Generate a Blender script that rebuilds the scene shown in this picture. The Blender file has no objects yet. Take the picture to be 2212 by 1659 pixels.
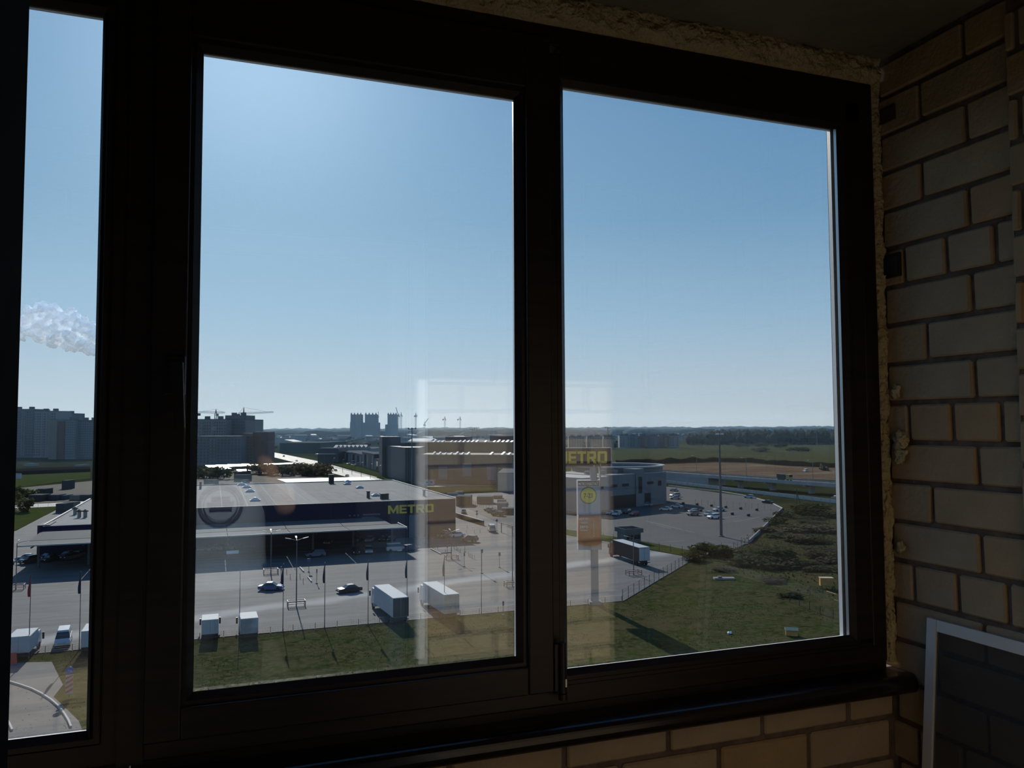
import bpy, bmesh, math, random
from mathutils import Vector, Matrix, noise
random.seed(7)
SC = bpy.context.scene
COL = SC.collection
R = math.radians

# ------------------------------------------------------------------ camera
EYE = Vector((0.0, 0.0, 1.5))           # balcony floor is z = 0; the street lies 30 m below the eye
GZ = EYE.z - 30.0
F_PX, W_PX, H_PX = 1730.0, 2212.0, 1659.0
YAW, PITCH, ROLL = R(20.4), R(3.09), R(0.25)
_f = Vector((math.sin(YAW) * math.cos(PITCH), math.cos(YAW) * math.cos(PITCH), math.sin(PITCH)))
_r = Vector((math.cos(YAW), -math.sin(YAW), 0.0))
_u = _r.cross(_f)
CR = _r * math.cos(ROLL) - _u * math.sin(ROLL)
CU = _r * math.sin(ROLL) + _u * math.cos(ROLL)
cam_d = bpy.data.cameras.new('camera')
cam_d.sensor_fit = 'HORIZONTAL'
cam_d.sensor_width = 36.0
cam_d.lens = 36.0 * F_PX / W_PX
cam_d.clip_start, cam_d.clip_end = 0.02, 30000.0
cam = bpy.data.objects.new('camera', cam_d)
COL.objects.link(cam)
cam.matrix_world = Matrix(((CR.x, CU.x, -_f.x, EYE.x), (CR.y, CU.y, -_f.y, EYE.y), (CR.z, CU.z, -_f.z, EYE.z), (0, 0, 0, 1)))
SC.camera = cam

def ray(px, py):
    return CR * ((px - W_PX / 2) / F_PX) - CU * ((py - H_PX / 2) / F_PX) + _f
def gp(px, py, h=0.0):
    """Point at height h above the street that the survey of the photograph gives for a pixel."""
    d = ray(px, py)
    k = -(30.0 - h) / d.z
    return EYE + d * k
def pd(px, depth):
    """Street point in the direction of image column px, at a distance DEPTH along the view axis."""
    d = ray(px, 925.0) * depth
    return Vector((d.x, d.y, GZ))
def hd(py, depth, px=1106):
    """Height above the street of image row py at that distance."""
    return 30.0 + (ray(px, py) * depth).z

# ------------------------------------------------------------------ sky, sun, exposure
SUN_AZ, SUN_EL = R(2.2), R(26.5)
SUN_DIR = Vector((math.sin(SUN_AZ) * math.cos(SUN_EL), math.cos(SUN_AZ) * math.cos(SUN_EL), math.sin(SUN_EL)))
world = bpy.data.worlds.new('world')
SC.world = world
world.use_nodes = True
wn, wl = world.node_tree.nodes, world.node_tree.links
wn.clear()
out = wn.new('ShaderNodeOutputWorld'); bg = wn.new('ShaderNodeBackground')
tc = wn.new('ShaderNodeTexCoord'); sep = wn.new('ShaderNodeSeparateXYZ'); ramp = wn.new('ShaderNodeValToRGB')
nrm = wn.new('ShaderNodeVectorMath'); nrm.operation = 'NORMALIZE'
wl.new(tc.outputs['Generated'], nrm.inputs[0]); wl.new(nrm.outputs[0], sep.inputs[0])
wl.new(sep.outputs['Z'], ramp.inputs['Fac'])
els = ramp.color_ramp.elements
els[0].position = 0.0; els[0].color = (0.53, 0.62, 0.70, 1)
els[1].position = 1.0; els[1].color = (0.045, 0.15, 0.36, 1)
for p, c in ((0.05, (0.48, 0.60, 0.71)), (0.13, (0.325, 0.51, 0.69)), (0.25, (0.178, 0.36, 0.57)), (0.40, (0.105, 0.265, 0.50)), (0.65, (0.06, 0.19, 0.42))):
    e = els.new(p); e.color = (*c, 1)
dot = wn.new('ShaderNodeVectorMath'); dot.operation = 'DOT_PRODUCT'; dot.inputs[1].default_value = SUN_DIR
wl.new(nrm.outputs[0], dot.inputs[0])
def wmath(op, a, b):
    n = wn.new('ShaderNodeMath'); n.operation = op
    for i, x in enumerate((a, b)):
        if isinstance(x, (int, float)): n.inputs[i].default_value = x
        else: wl.new(x, n.inputs[i])
    return n.outputs[0]
dp = wmath('MAXIMUM', dot.outputs['Value'], 0.0)
aur = wmath('ADD', wmath('MULTIPLY', wmath('POWER', dp, 9.0), 0.21), wmath('MULTIPLY', wmath('POWER', dp, 70.0), 0.30))
mixa = wn.new('ShaderNodeVectorMath'); mixa.operation = 'SCALE'; mixa.inputs[0].default_value = (0.78, 0.95, 1.0)
wl.new(aur, mixa.inputs['Scale'])
add = wn.new('ShaderNodeVectorMath'); add.operation = 'ADD'
wl.new(ramp.outputs['Color'], add.inputs[0]); wl.new(mixa.outputs[0], add.inputs[1])
wl.new(add.outputs[0], bg.inputs['Color']); bg.inputs['Strength'].default_value = 1.06
wl.new(bg.outputs[0], out.inputs['Surface'])
sun_d = bpy.data.lights.new('sun', 'SUN')
sun_d.energy = 4.6; sun_d.angle = R(0.53); sun_d.color = (1.0, 0.95, 0.86)
sun = bpy.data.objects.new('sun', sun_d)
COL.objects.link(sun)
sun.rotation_euler = SUN_DIR.to_track_quat('Z', 'Y').to_euler()
sun.location = (0, 30, 40)
SC.view_settings.view_transform = 'Standard'
SC.view_settings.look = 'None'
SC.view_settings.exposure = 0.0
SC.view_settings.gamma = 1.0
SC.view_settings.use_curve_mapping = False
SC.cycles.use_denoising = True
SC.cycles.transparent_max_bounces = 32
SC.cycles.max_bounces = 7
SC.cycles.diffuse_bounces = 4
SC.cycles.glossy_bounces = 3
SC.cycles.volume_bounces = 0
SC.cycles.use_adaptive_sampling = True
SC.cycles.adaptive_threshold = 0.06
SC.cycles.caustics_reflective = False
SC.cycles.caustics_refractive = False

# ------------------------------------------------------------------ materials
MATS = {}
def mat(name, col, rough=0.7, metal=0.0, var=0.0, scale=5.0, col2=None, bump=0.0, bscale=40.0, spec=0.5, detail=4.0, stretch=None):
    if name in MATS: return MATS[name]
    m = bpy.data.materials.new(name); m.use_nodes = True
    n, l = m.node_tree.nodes, m.node_tree.links
    b = n['Principled BSDF']
    b.inputs['Base Color'].default_value = (*col, 1)
    b.inputs['Roughness'].default_value = rough
    b.inputs['Metallic'].default_value = metal
    b.inputs['Specular IOR Level'].default_value = spec
    if var or col2 or bump:
        co = n.new('ShaderNodeTexCoord'); mp = n.new('ShaderNodeMapping')
        l.new(co.outputs['Object'], mp.inputs['Vector'])
        if stretch: mp.inputs['Scale'].default_value = stretch
    if var or col2:
        t = n.new('ShaderNodeTexNoise'); t.inputs['Scale'].default_value = scale; t.inputs['Detail'].default_value = detail
        l.new(mp.outputs[0], t.inputs['Vector'])
        r = n.new('ShaderNodeValToRGB')
        c2 = col2 or tuple(min(1, c * (1 + var)) for c in col)
        c1 = col if col2 else tuple(c * (1 - var) for c in col)
        r.color_ramp.elements[0].position = 0.35; r.color_ramp.elements[0].color = (*c1, 1)
        r.color_ramp.elements[1].position = 0.65; r.color_ramp.elements[1].color = (*c2, 1)
        l.new(t.outputs['Fac'], r.inputs['Fac']); l.new(r.outputs['Color'], b.inputs['Base Color'])
    if bump:
        t2 = n.new('ShaderNodeTexNoise'); t2.inputs['Scale'].default_value = bscale
        bm = n.new('ShaderNodeBump'); bm.inputs['Strength'].default_value = bump; bm.inputs['Distance'].default_value = 0.02
        l.new(mp.outputs[0], t2.inputs['Vector']); l.new(t2.outputs['Fac'], bm.inputs['Height']); l.new(bm.outputs[0], b.inputs['Normal'])
    MATS[name] = m
    return m
def brick_mat():
    m = mat('beige_brick', (0.50, 0.37, 0.23), 0.85, bump=0.25, bscale=60)
    n, l = m.node_tree.nodes, m.node_tree.links
    b = n['Principled BSDF']
    oi = n.new('ShaderNodeObjectInfo'); r = n.new('ShaderNodeValToRGB')
    e = r.color_ramp.elements
    e[0].position = 0; e[0].color = (0.43, 0.335, 0.225, 1)
    e[1].position = 1; e[1].color = (0.475, 0.33, 0.185, 1)
    x = e.new(0.5); x.color = (0.46, 0.37, 0.26, 1)
    t = n.new('ShaderNodeTexNoise'); t.inputs['Scale'].default_value = 9.0; t.inputs['Detail'].default_value = 5.0
    co = [k for k in n if k.type == 'TEX_COORD'][0]
    l.new(co.outputs['Object'], t.inputs['Vector'])
    mx = n.new('ShaderNodeMix'); mx.data_type = 'RGBA'; mx.blend_type = 'MULTIPLY'; mx.inputs['Factor'].default_value = 0.55
    r2 = n.new('ShaderNodeValToRGB')
    r2.color_ramp.elements[0].position = 0.3; r2.color_ramp.elements[0].color = (0.72, 0.68, 0.64, 1)
    r2.color_ramp.elements[1].position = 0.7; r2.color_ramp.elements[1].color = (1, 1, 1, 1)
    l.new(oi.outputs['Random'], r.inputs['Fac']); l.new(t.outputs['Fac'], r2.inputs['Fac'])
    l.new(r.outputs['Color'], mx.inputs['A']); l.new(r2.outputs['Color'], mx.inputs['B'])
    l.new(mx.outputs['Result'], b.inputs['Base Color'])
    return m
def glass_mat():
    m = bpy.data.materials.new('window_glass'); m.use_nodes = True
    n, l = m.node_tree.nodes, m.node_tree.links
    n.clear()
    o = n.new('ShaderNodeOutputMaterial'); mx = n.new('ShaderNodeMixShader'); t = n.new('ShaderNodeBsdfTransparent'); g = n.new('ShaderNodeBsdfGlossy')
    t.inputs['Color'].default_value = (0.985, 0.990, 0.990, 1)
    g.inputs['Color'].default_value = (1, 1, 1, 1); g.inputs['Roughness'].default_value = 0.0
    mx.inputs['Fac'].default_value = 0.052
    # a thin film of dust that scatters a little of the light passing through
    d = n.new('ShaderNodeBsdfTranslucent'); d.inputs['Color'].default_value = (0.9, 0.92, 0.95, 1)
    co = n.new('ShaderNodeTexCoord'); tx = n.new('ShaderNodeTexNoise'); tx.inputs['Scale'].default_value = 3.0; tx.inputs['Detail'].default_value = 8
    mr = n.new('ShaderNodeMapRange'); mr.inputs['From Min'].default_value = 0.45; mr.inputs['From Max'].default_value = 0.8
    mr.inputs['To Min'].default_value = 0.0003; mr.inputs['To Max'].default_value = 0.0022
    m2 = n.new('ShaderNodeMixShader')
    l.new(co.outputs['Object'], tx.inputs['Vector']); l.new(tx.outputs['Fac'], mr.inputs['Value']); l.new(mr.outputs[0], m2.inputs['Fac'])
    l.new(t.outputs[0], m2.inputs[1]); l.new(d.outputs[0], m2.inputs[2])
    l.new(m2.outputs[0], mx.inputs[1]); l.new(g.outputs[0], mx.inputs[2]); l.new(mx.outputs[0], o.inputs['Surface'])
    MATS['window_glass'] = m
    return m
BRICK = brick_mat(); GLASS = glass_mat()
M_MORTAR = mat('dark_mortar', (0.16, 0.12, 0.10), 0.95, var=0.25, scale=30, bump=0.4)
M_FRAME = mat('dark_brown_laminate', (0.020, 0.0135, 0.013), 0.42, spec=0.35, var=0.25, scale=6, stretch=(1, 1, 12))
M_GASKET = mat('black_gasket', (0.006, 0.006, 0.007), 0.6)
M_PVC = mat('white_pvc', (0.80, 0.80, 0.82), 0.35)
M_ALU = mat('aluminium_spacer', (0.62, 0.62, 0.63), 0.42, 0.9)
M_SILL = mat('brown_sill', (0.014, 0.008, 0.008), 0.22, var=0.2, scale=4)
M_FOAM = mat('yellowed_foam', (0.52, 0.42, 0.23), 0.95, col2=(0.62, 0.53, 0.33), scale=14, bump=0.9, bscale=70)
M_CEIL = mat('raw_concrete', (0.22, 0.205, 0.175), 0.92, var=0.18, scale=3.5, bump=0.25, bscale=25)
M_PLASTER = mat('room_plaster', (0.26, 0.25, 0.23), 0.9, var=0.05, scale=3)
M_FLOOR = mat('cement_floor', (0.16, 0.155, 0.145), 0.9, var=0.15, scale=4)

# ------------------------------------------------------------------ mesh helpers
class MB:
    def __init__(s): s.v, s.f = [], []
    def raw(s, vs, fs):
        o = len(s.v); s.v += [tuple(x) for x in vs]; s.f += [tuple(i + o for i in f) for f in fs]; return s
    def box(s, x0, x1, y0, y1, z0, z1):
        return s.raw([(x0, y0, z0), (x1, y0, z0), (x1, y1, z0), (x0, y1, z0), (x0, y0, z1), (x1, y0, z1), (x1, y1, z1), (x0, y1, z1)],
                     [(0, 3, 2, 1), (4, 5, 6, 7), (0, 1, 5, 4), (1, 2, 6, 5), (2, 3, 7, 6), (3, 0, 4, 7)])
    def prism(s, poly, z0, z1):
        n = len(poly)
        a = sum(poly[i][0] * poly[(i + 1) % n][1] - poly[(i + 1) % n][0] * poly[i][1] for i in range(n))
        if a < 0: poly = list(reversed(poly))
        vs = [(p[0], p[1], z0) for p in poly] + [(p[0], p[1], z1) for p in poly]
        return s.raw(vs, [tuple(range(n - 1, -1, -1)), tuple(range(n, 2 * n))] + [(i, (i + 1) % n, n + (i + 1) % n, n + i) for i in range(n)])
    def side(s, prof, w, w2=None):
        """Closed (x, z) outline swept across y from -w to w; points above the middle of the outline may narrow to w2."""
        n = len(prof); zs = [p[1] for p in prof]; lo, hi = min(zs), max(zs)
        wy = lambda z: w if w2 is None else w + (w2 - w) * (z - lo) / (hi - lo)
        vs = [(x, -wy(z), z) for x, z in prof] + [(x, wy(z), z) for x, z in prof]
        a = sum(prof[i][0] * prof[(i + 1) % n][1] - prof[(i + 1) % n][0] * prof[i][1] for i in range(n))
        fs = [tuple(range(n)), tuple(range(2 * n - 1, n - 1, -1))] + [((i + 1) % n, i, n + i, n + (i + 1) % n) for i in range(n)]
        if a < 0: fs = [tuple(reversed(f)) for f in fs]
        return s.raw(vs, fs)
    def tube(s, p0, p1, r0, r1=None, n=8):
        p0, p1 = Vector(p0), Vector(p1); r1 = r0 if r1 is None else r1
        d = (p1 - p0).normalized(); a = d.orthogonal().normalized(); b = d.cross(a)
        vs = []
        for p, r in ((p0, r0), (p1, r1)):
            for i in range(n):
                t = 2 * math.pi * i / n
                vs.append(p + a * (r * math.cos(t)) + b * (r * math.sin(t)))
        return s.raw(vs, [tuple(range(n - 1, -1, -1)), tuple(range(n, 2 * n))] + [(i, (i + 1) % n, n + (i + 1) % n, n + i) for i in range(n)])
    def bar(s, p0, p1, w, h=None):
        """Rectangular bar between two points, w wide and h high."""
        p0, p1 = Vector(p0), Vector(p1); h = w if h is None else h
        d = (p1 - p0).normalized()
        a = d.cross(Vector((0, 0, 1)))
        a = Vector((1, 0, 0)) if a.length < 1e-4 else a.normalized()
        b = a.cross(d)
        c = [a * (w / 2) + b * (h / 2), a * (-w / 2) + b * (h / 2), a * (-w / 2) - b * (h / 2), a * (w / 2) - b * (h / 2)]
        return s.raw([p0 + x for x in c] + [p1 + x for x in c], [(0, 1, 2, 3), (7, 6, 5, 4), (0, 4, 5, 1), (1, 5, 6, 2), (2, 6, 7, 3), (3, 7, 4, 0)])
    def lathe(s, prof, n=16, at=(0, 0)):
        k = len(prof); vs = []
        for r, z in prof:
            for i in range(n):
                t = 2 * math.pi * i / n; vs.append((at[0] + r * math.cos(t), at[1] + r * math.sin(t), z))
        fs = [(j * n + i, j * n + (i + 1) % n, (j + 1) * n + (i + 1) % n, (j + 1) * n + i) for j in range(k - 1) for i in range(n)]
        return s.raw(vs, fs + [tuple(range(n - 1, -1, -1)), tuple(range((k - 1) * n, k * n))])
    def blob(s, c, rx, ry, rz, seed=0.0, amp=0.35, sub=1):
        vs, fs = ICO[sub]
        o = []
        for v in vs:
            q = 1 + amp * noise.noise(Vector(v) * 1.7 + Vector((seed * 3.1, seed * 1.7, seed)))
            o.append((c[0] + v[0] * rx * q, c[1] + v[1] * ry * q, c[2] + v[2] * rz * q))
        return s.raw(o, fs)
    def mesh(s, name, smooth=False):
        me = bpy.data.meshes.new(name); me.from_pydata(s.v, [], s.f); me.update()
        if smooth:
            for p in me.polygons: p.use_smooth = True
        return me
    def build(s, name, m, parent=None, loc=None, rz=0.0, smooth=False, bevel=0.0):
        o = bpy.data.objects.new(name, s.mesh(name, smooth)); COL.objects.link(o)
        if m: o.data.materials.append(m)
        if parent: o.parent = parent
        if loc is not None: o.location = loc
        o.rotation_euler.z = rz
        if bevel:
            md = o.modifiers.new('bevel', 'BEVEL'); md.width = bevel; md.segments = 2; md.limit_method = 'ANGLE'
        return o
def _ico(sub):
    b = bmesh.new(); bmesh.ops.create_icosphere(b, subdivisions=sub, radius=1.0)
    r = ([tuple(v.co) for v in b.verts], [tuple(v.index for v in f.verts) for f in b.faces]); b.free(); return r
ICO = {1: _ico(1), 2: _ico(2), 3: _ico(3)}
def tag(o, label=None, cat=None, group=None, kind=None):
    for k, v in (('label', label), ('category', cat), ('group', group), ('kind', kind)):
        if v: o[k] = v
    return o
def thing(name, label, cat, loc=(0, 0, 0), rz=0.0, group=None, kind=None):
    o = bpy.data.objects.new(name, None); COL.objects.link(o); o.empty_display_size = 0.2
    o.location = loc; o.rotation_euler.z = rz
    return tag(o, label, cat, group, kind)
def struct(name, mb, m, parent=None, label=None, **k):
    o = mb.build(name, m, parent, **k)
    if not parent: o['kind'] = 'structure'
    if label: o['label'] = label
    return o
KIDS = {}
def children(o): return [c for c in bpy.data.objects if c.parent == o]
def copy_tree(o, kids=None, parent=None):
    c = o.copy(); COL.objects.link(c)
    if parent: c.parent = parent
    for k in (kids if kids is not None else children(o)):
        copy_tree(k, [], c)
    return c
def ring(x0, x1, z0, z1, t, y0, y1, inset=None):
    """Four mitred bars round an opening in the window plane: outside x0..x1, z0..z1, bar width t; INSET widens the opening at y1."""
    i = t if inset is None else inset
    m = MB()
    P = lambda a, y: [(x0 + a, y, z0 + a), (x1 - a, y, z0 + a), (x1 - a, y, z1 - a), (x0 + a, y, z1 - a)]
    A, B, C, D = P(0, y0), P(t, y0), P(i, y1), P(0, y1)
    vs = A + B + C + D
    fs = []
    for k in range(4):
        j = (k + 1) % 4
        fs += [(k, j, 4 + j, 4 + k), (4 + k, 4 + j, 8 + j, 8 + k), (8 + k, 8 + j, 12 + j, 12 + k), (12 + k, 12 + j, j, k)]
    return m.raw(vs, fs)

# ================================================================== THE BALCONY
EX = EYE.z
WX, FY = 1.60, 1.57          # right wall face, front wall / frame face
BY = 0.44                    # outer face of the flat's wall behind the camera
CEIL, XL = EX + 0.945, -1.75
struct('floor', MB().box(-3.5, 2.2, -3.6, 1.72, -0.2, 0.0), M_FLOOR)
struct('ceiling', MB().box(-3.5, 2.2, -3.6, 1.72, CEIL, CEIL + 0.2), M_CEIL)
# --- right wall of bricks
JT = 0.012
wall_r = struct('wall_right', MB().box(WX + 0.009, WX + 0.2, BY - 0.4, 1.72, 0.0, CEIL), M_MORTAR, label='recessed dark mortar of the beige brick wall')
def brick_mesh(lx, ly, lz, seed):
    rr = random.Random(seed); m = MB().box(-lx / 2, lx / 2, -ly / 2, ly / 2, -lz / 2, lz / 2)
    m.v = [(x + rr.uniform(-.0012, .0012), y + rr.uniform(-.002, .002), z + rr.uniform(-.002, .002)) for x, y, z in m.v]
    me = m.mesh('brick'); me.materials.append(BRICK)
    b = bmesh.new(); b.from_mesh(me)
    bmesh.ops.bevel(b, geom=b.edges[:], offset=0.004, segments=1, affect='EDGES'); b.to_mesh(me); b.free()
    return me
BMESH = {}
def brick(parent, x, y, z, along, length, height):
    key = (along, round(length, 3), round(height, 3), random.randrange(3) if length in (0.239, 0.112) else 0)
    if key not in BMESH:
        BMESH[key] = brick_mesh(length if along == 'x' else 0.05, length if along == 'y' else 0.05, height, hash(key) % 9973)
    o = bpy.data.objects.new('brick', BMESH[key]); COL.objects.link(o); o.parent = parent
    o.location = (x, y, z)
    return o
CH = 0.0979
def courses():
    for k in range(-1, 26):
        top, bot = EX + 0.84 - CH * (k - 1), EX + 0.84 - CH * k
        if k == 0: top = min(top, CEIL - 0.012)
        if bot < 0 or k < 0: continue
        yield k, bot + JT / 2, top - JT / 2
def spans(lo, hi, j0, step):
    n = math.ceil((lo - j0) / step); a = [j0 + step * i for i in range(n - 1, n + 40)]
    for p, q in zip(a, a[1:]):
        p2, q2 = max(p + JT / 2, lo), min(q - JT / 2, hi)
        if q2 - p2 > 0.02: yield p2, q2
PIER_Y = 1.206
for k, z0, z1 in courses():
    head = k % 4 == 1 and k > 1
    j0, st = (1.508, 0.1236) if head else ((1.322, 0.2505) if k % 2 == 0 else (1.447, 0.2505))
    for y0, y1 in spans(PIER_Y + 0.004, FY + 0.11, j0, st):
        brick(wall_r, WX + 0.025 + random.uniform(-.0015, .0015), (y0 + y1) / 2, (z0 + z1) / 2, 'y', round(y1 - y0, 4), round(z1 - z0, 4))
# the wall steps forward a little past the last visible bricks
pier = struct('wall_pier', MB().box(WX - 0.010, WX + 0.10, BY - 0.4, PIER_Y - 0.003, 0.0, CEIL), M_MORTAR, label='mortar of the brick pier beside the beige wall')
for k, z0, z1 in courses():
    z0, z1 = z0 - 0.043, z1 - 0.043
    if z0 < 0: continue
    j0, st = (1.30, 0.2505) if k % 2 else (1.18, 0.2505)
    for y0, y1 in spans(BY + 0.01, PIER_Y, j0, st):
        brick(pier, WX + 0.007, (y0 + y1) / 2, (z0 + z1) / 2, 'y', round(y1 - y0, 4), round(z1 - z0, 4))
# --- front parapet wall under the sill
wall_f = struct('wall_front', MB().box(XL - 0.1, WX + 0.012, FY + 0.009, 1.74, 0.0, EX - 0.60), M_MORTAR, label='recessed dark mortar of the brick parapet')
for i in range(9):
    z1 = EX - 0.72 + CH - CH * i - JT / 2; z0 = z1 - CH + JT
    if z0 < 0: break
    for x0, x1 in spans(XL, WX - 0.014, 1.452 if i % 2 == 0 else 1.331, 0.2508):
        brick(wall_f, (x0 + x1) / 2, FY + 0.025 + random.uniform(-.0015, .0015), (z0 + z1) / 2, 'x', round(x1 - x0, 4), round(z1 - z0, 4))
# --- wall of the flat behind the camera, with the doorway the picture was taken from
DX0, DX1, DTOP = -0.125, 0.70, 2.15
wall_b = struct('wall_back', MB().box(DX1 + 0.002, WX + 0.1, 0.04, BY - 0.009, 0, CEIL).box(XL - 0.1, DX0 - 0.002, 0.04, BY - 0.009, 0, 0.80).box(XL - 0.1, DX0 - 0.002, 0.04, BY - 0.009, DTOP, CEIL).box(DX0 - 0.002, DX1 + 0.002, 0.04, BY - 0.009, DTOP, CEIL), M_MORTAR, label='recessed mortar of the sunlit brick wall behind')
for k, z0, z1 in courses():
    j0 = DX1 if k % 2 else DX1 + 0.125
    for x0, x1 in spans(DX1, WX - 0.02, j0, 0.2505):
        brick(wall_b, (x0 + x1) / 2, BY - 0.025, (z0 + z1) / 2, 'x', round(x1 - x0, 4), round(z1 - z0, 4))
    for x0, x1 in (spans(XL, DX0, j0, 0.2505) if z1 < 0.81 or z0 > DTOP - .01 else ()):
        brick(wall_b, (x0 + x1) / 2, BY - 0.025, (z0 + z1) / 2, 'x', round(x1 - x0, 4), round(z1 - z0, 4))
struct('wall_left', MB().box(XL - 0.2, XL, 0.04, 1.74, 0, CEIL), M_PLASTER)
struct('wall_room_back', MB().box(-3.5, 2.2, -3.6, -3.4, 0, CEIL), M_PLASTER)
struct('wall_room_left', MB().box(-3.5, -3.3, -3.4, 0.04, 0, CEIL), M_PLASTER)
struct('wall_room_right', MB().box(2.0, 2.2, -3.4, 0.04, 0, CEIL), M_PLASTER)
struct('wall_room_front', MB().box(-3.3, XL - 0.2, 0.0, 0.3, 0, CEIL).box(WX + 0.2, 2.0, 0.0, 0.3, 0, CEIL), M_PLASTER)
door = thing('door_1', 'balcony door frame round the doorway', None, kind='structure')
MB().box(DX0, DX0 + 0.038, BY - 0.09, BY - 0.004, 0, DTOP).build('jamb', mat('matt_dark_jamb', (0.010, 0.008, 0.009), 0.95, spec=0.05), door)
MB().box(DX1 - 0.05, DX1, BY - 0.075, BY - 0.005, 0, DTOP).build('jamb', M_PVC, door)
MB().box(DX0 + 0.038, DX1 - 0.05, BY - 0.075, BY - 0.005, DTOP - 0.06, DTOP).build('head', M_PVC, door)
w3 = thing('window_3', 'window of the flat beside the balcony door', None, kind='structure')
ring(XL, DX0 - 0.002, 0.80, DTOP, 0.07, BY - 0.10, BY - 0.03).build('outer_frame', M_FRAME, w3)
MB().box(-0.98, -0.90, BY - 0.099, BY - 0.031, 0.86, DTOP - 0.06).build('mullion', M_FRAME, w3)
for a_, b_ in ((XL + 0.07, -0.98), (-0.90, DX0 - 0.072)): MB().box(a_, b_, BY - 0.066, BY - 0.062, 0.87, DTOP - 0.07).build('pane', GLASS, w3)
MB().box(DX1 - 0.115, DX1 - 0.053, -0.35, BY - 0.08, 0.02, DTOP - 0.06).build('open_leaf', M_PVC, door)

# --- the windows
ZB, ZT = EX - 0.583, EX + 0.879
Y0 = FY
def glazing(parent, x0, x1, z0, z1, yin):
    """Bead, double pane with its metal spacer and the pale outside lip, for a daylight opening x0..x1, z0..z1 in the plane y = yin."""
    ring(x0 - 0.022, x1 + 0.022, z0 - 0.022, z1 + 0.022, 0.010, yin, yin + 0.012, 0.022).build('glazing_bead', M_FRAME, parent)
    ring(x0 - 0.024, x1 + 0.024, z0 - 0.024, z1 + 0.024, 0.020, yin + 0.0125, yin + 0.0175).build('gasket', M_GASKET, parent)
    for y in (yin + 0.018, yin + 0.038):
        MB().box(x0 - 0.022, x1 + 0.022, y, y + 0.002, z0 - 0.022, z1 + 0.022).build('pane', GLASS, parent)
    ring(x0 - 0.024, x1 + 0.024, z0 - 0.024, z1 + 0.024, 0.010, yin + 0.0205, yin + 0.0375).build('spacer', M_ALU, parent)
    ring(x0 - 0.026, x1 + 0.026, z0 - 0.026, z1 + 0.026, 0.012, yin + 0.0405, yin + 0.046).build('gasket', M_GASKET, parent)
    ring(x0 - 0.026, x1 + 0.026, z0 - 0.026, z1 + 0.026, 0.014, yin + 0.0465, yin + 0.062, 0.011).build('outside_lip', M_PVC, parent)
def window(name, label, xl, xr, fixed, sash, mull):
    w = thing(name, label, None, kind='structure')
    ring(xl, xr, ZB, ZT, 0.045, Y0, Y0 + 0.075).build('outer_frame', M_FRAME, w, bevel=0.004)
    MB().box(xl, xr, Y0 + 0.006, Y0 + 0.07, ZB - 0.03, ZB + 0.001).build('base_profile', M_FRAME, w)
    MB().box(mull[0], mull[1], Y0 + 0.001, Y0 + 0.074, ZB + 0.06, ZT - 0.06).build('mullion', M_FRAME, w, bevel=0.004)
    # the fixed light
    x0, x1, z0, z1 = fixed
    ring(min(mull[1] - 0.004, x0 - 0.022) if x0 > mull[0] else xl + 0.062, xr - 0.062 if x0 > mull[0] else max(mull[0] + 0.004, x1 + 0.022), ZB + 0.04, ZT - 0.06, 0.001, Y0 + 0.002, Y0 + 0.07).build('rebate', M_FRAME, w)
    glazing(w, x0, x1, z0, z1, Y0 + 0.0)
    # infill between daylight opening and the frame
    fx0, fx1 = (mull[1], xr - 0.045) if x0 > mull[0] else (mull[1], xr - 0.045)
    m = MB(); a = 0.021
    if x0 - a > fx0: m.box(fx0, x0 - a, Y0, Y0 + 0.07, ZB + 0.06, ZT - 0.06)
    if fx1 > x1 + a: m.box(x1 + a, fx1, Y0, Y0 + 0.07, ZB + 0.06, ZT - 0.06)
    if z0 - a > ZB + 0.04: m.box(fx0, fx1, Y0, Y0 + 0.07, ZB + 0.04, z0 - a)
    m.box(fx0, fx1, Y0, Y0 + 0.07, z1 + a, ZT - 0.04)
    m.build('frame_rim', M_FRAME, w)
    if sash:
        sx0, sx1, sz0, sz1, ox0, ox1, oz0, oz1 = sash
        ys = Y0 - 0.018
        s = MB().box(sx0, ox0 - 0.02, ys, Y0 + 0.05, sz0, sz1).box(ox1 + 0.02, sx1, ys, Y0 + 0.05, sz0, sz1)
        s.box(ox0 - 0.02, ox1 + 0.02, ys, Y0 + 0.05, sz0, oz0 - 0.02).box(ox0 - 0.02, ox1 + 0.02, ys, Y0 + 0.05, oz1 + 0.02, sz1)
        so = s.build('sash', M_FRAME, w, bevel=0.003)
        glazing(w, ox0, ox1, oz0, oz1, ys + 0.010)
        return w, so
    return w, None
k = (Y0 - 0.008) / Y0
win1, sash1 = window('window_1', 'dark brown two-light balcony window facing the car park', -0.128, 1.576,
    (0.711, 1.469, EX - 0.512, EX + 0.751), (-0.107, 0.668, EX - 0.548, EX + 0.840, -0.028 * k, 0.595 * k, EX - 0.474 * k, EX + 0.707 * k), (0.640, 0.700))
win2, _ = window('window_2', 'narrow strip of the neighbouring brown balcony window', XL, -0.131,
    (-0.93, -0.199, EX - 0.52, EX + 0.747), None, (-1.02, -0.96))
ring(-1.66, -1.04, ZB + 0.06, ZT - 0.06, 0.03, Y0 + 0.01, Y0 + 0.06).build('side_light_frame', M_FRAME, win2)
MB().box(-1.65, -1.05, Y0 + 0.03, Y0 + 0.034, ZB + 0.07, ZT - 0.07).build('pane', GLASS, win2)
h = MB().box(-0.083, -0.049, Y0 - 0.034, Y0 - 0.018, EX + 0.06, EX + 0.13).tube((-0.066, Y0 - 0.034, EX + 0.105), (-0.066, Y0 - 0.062, EX + 0.105), 0.010, n=12)
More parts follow.
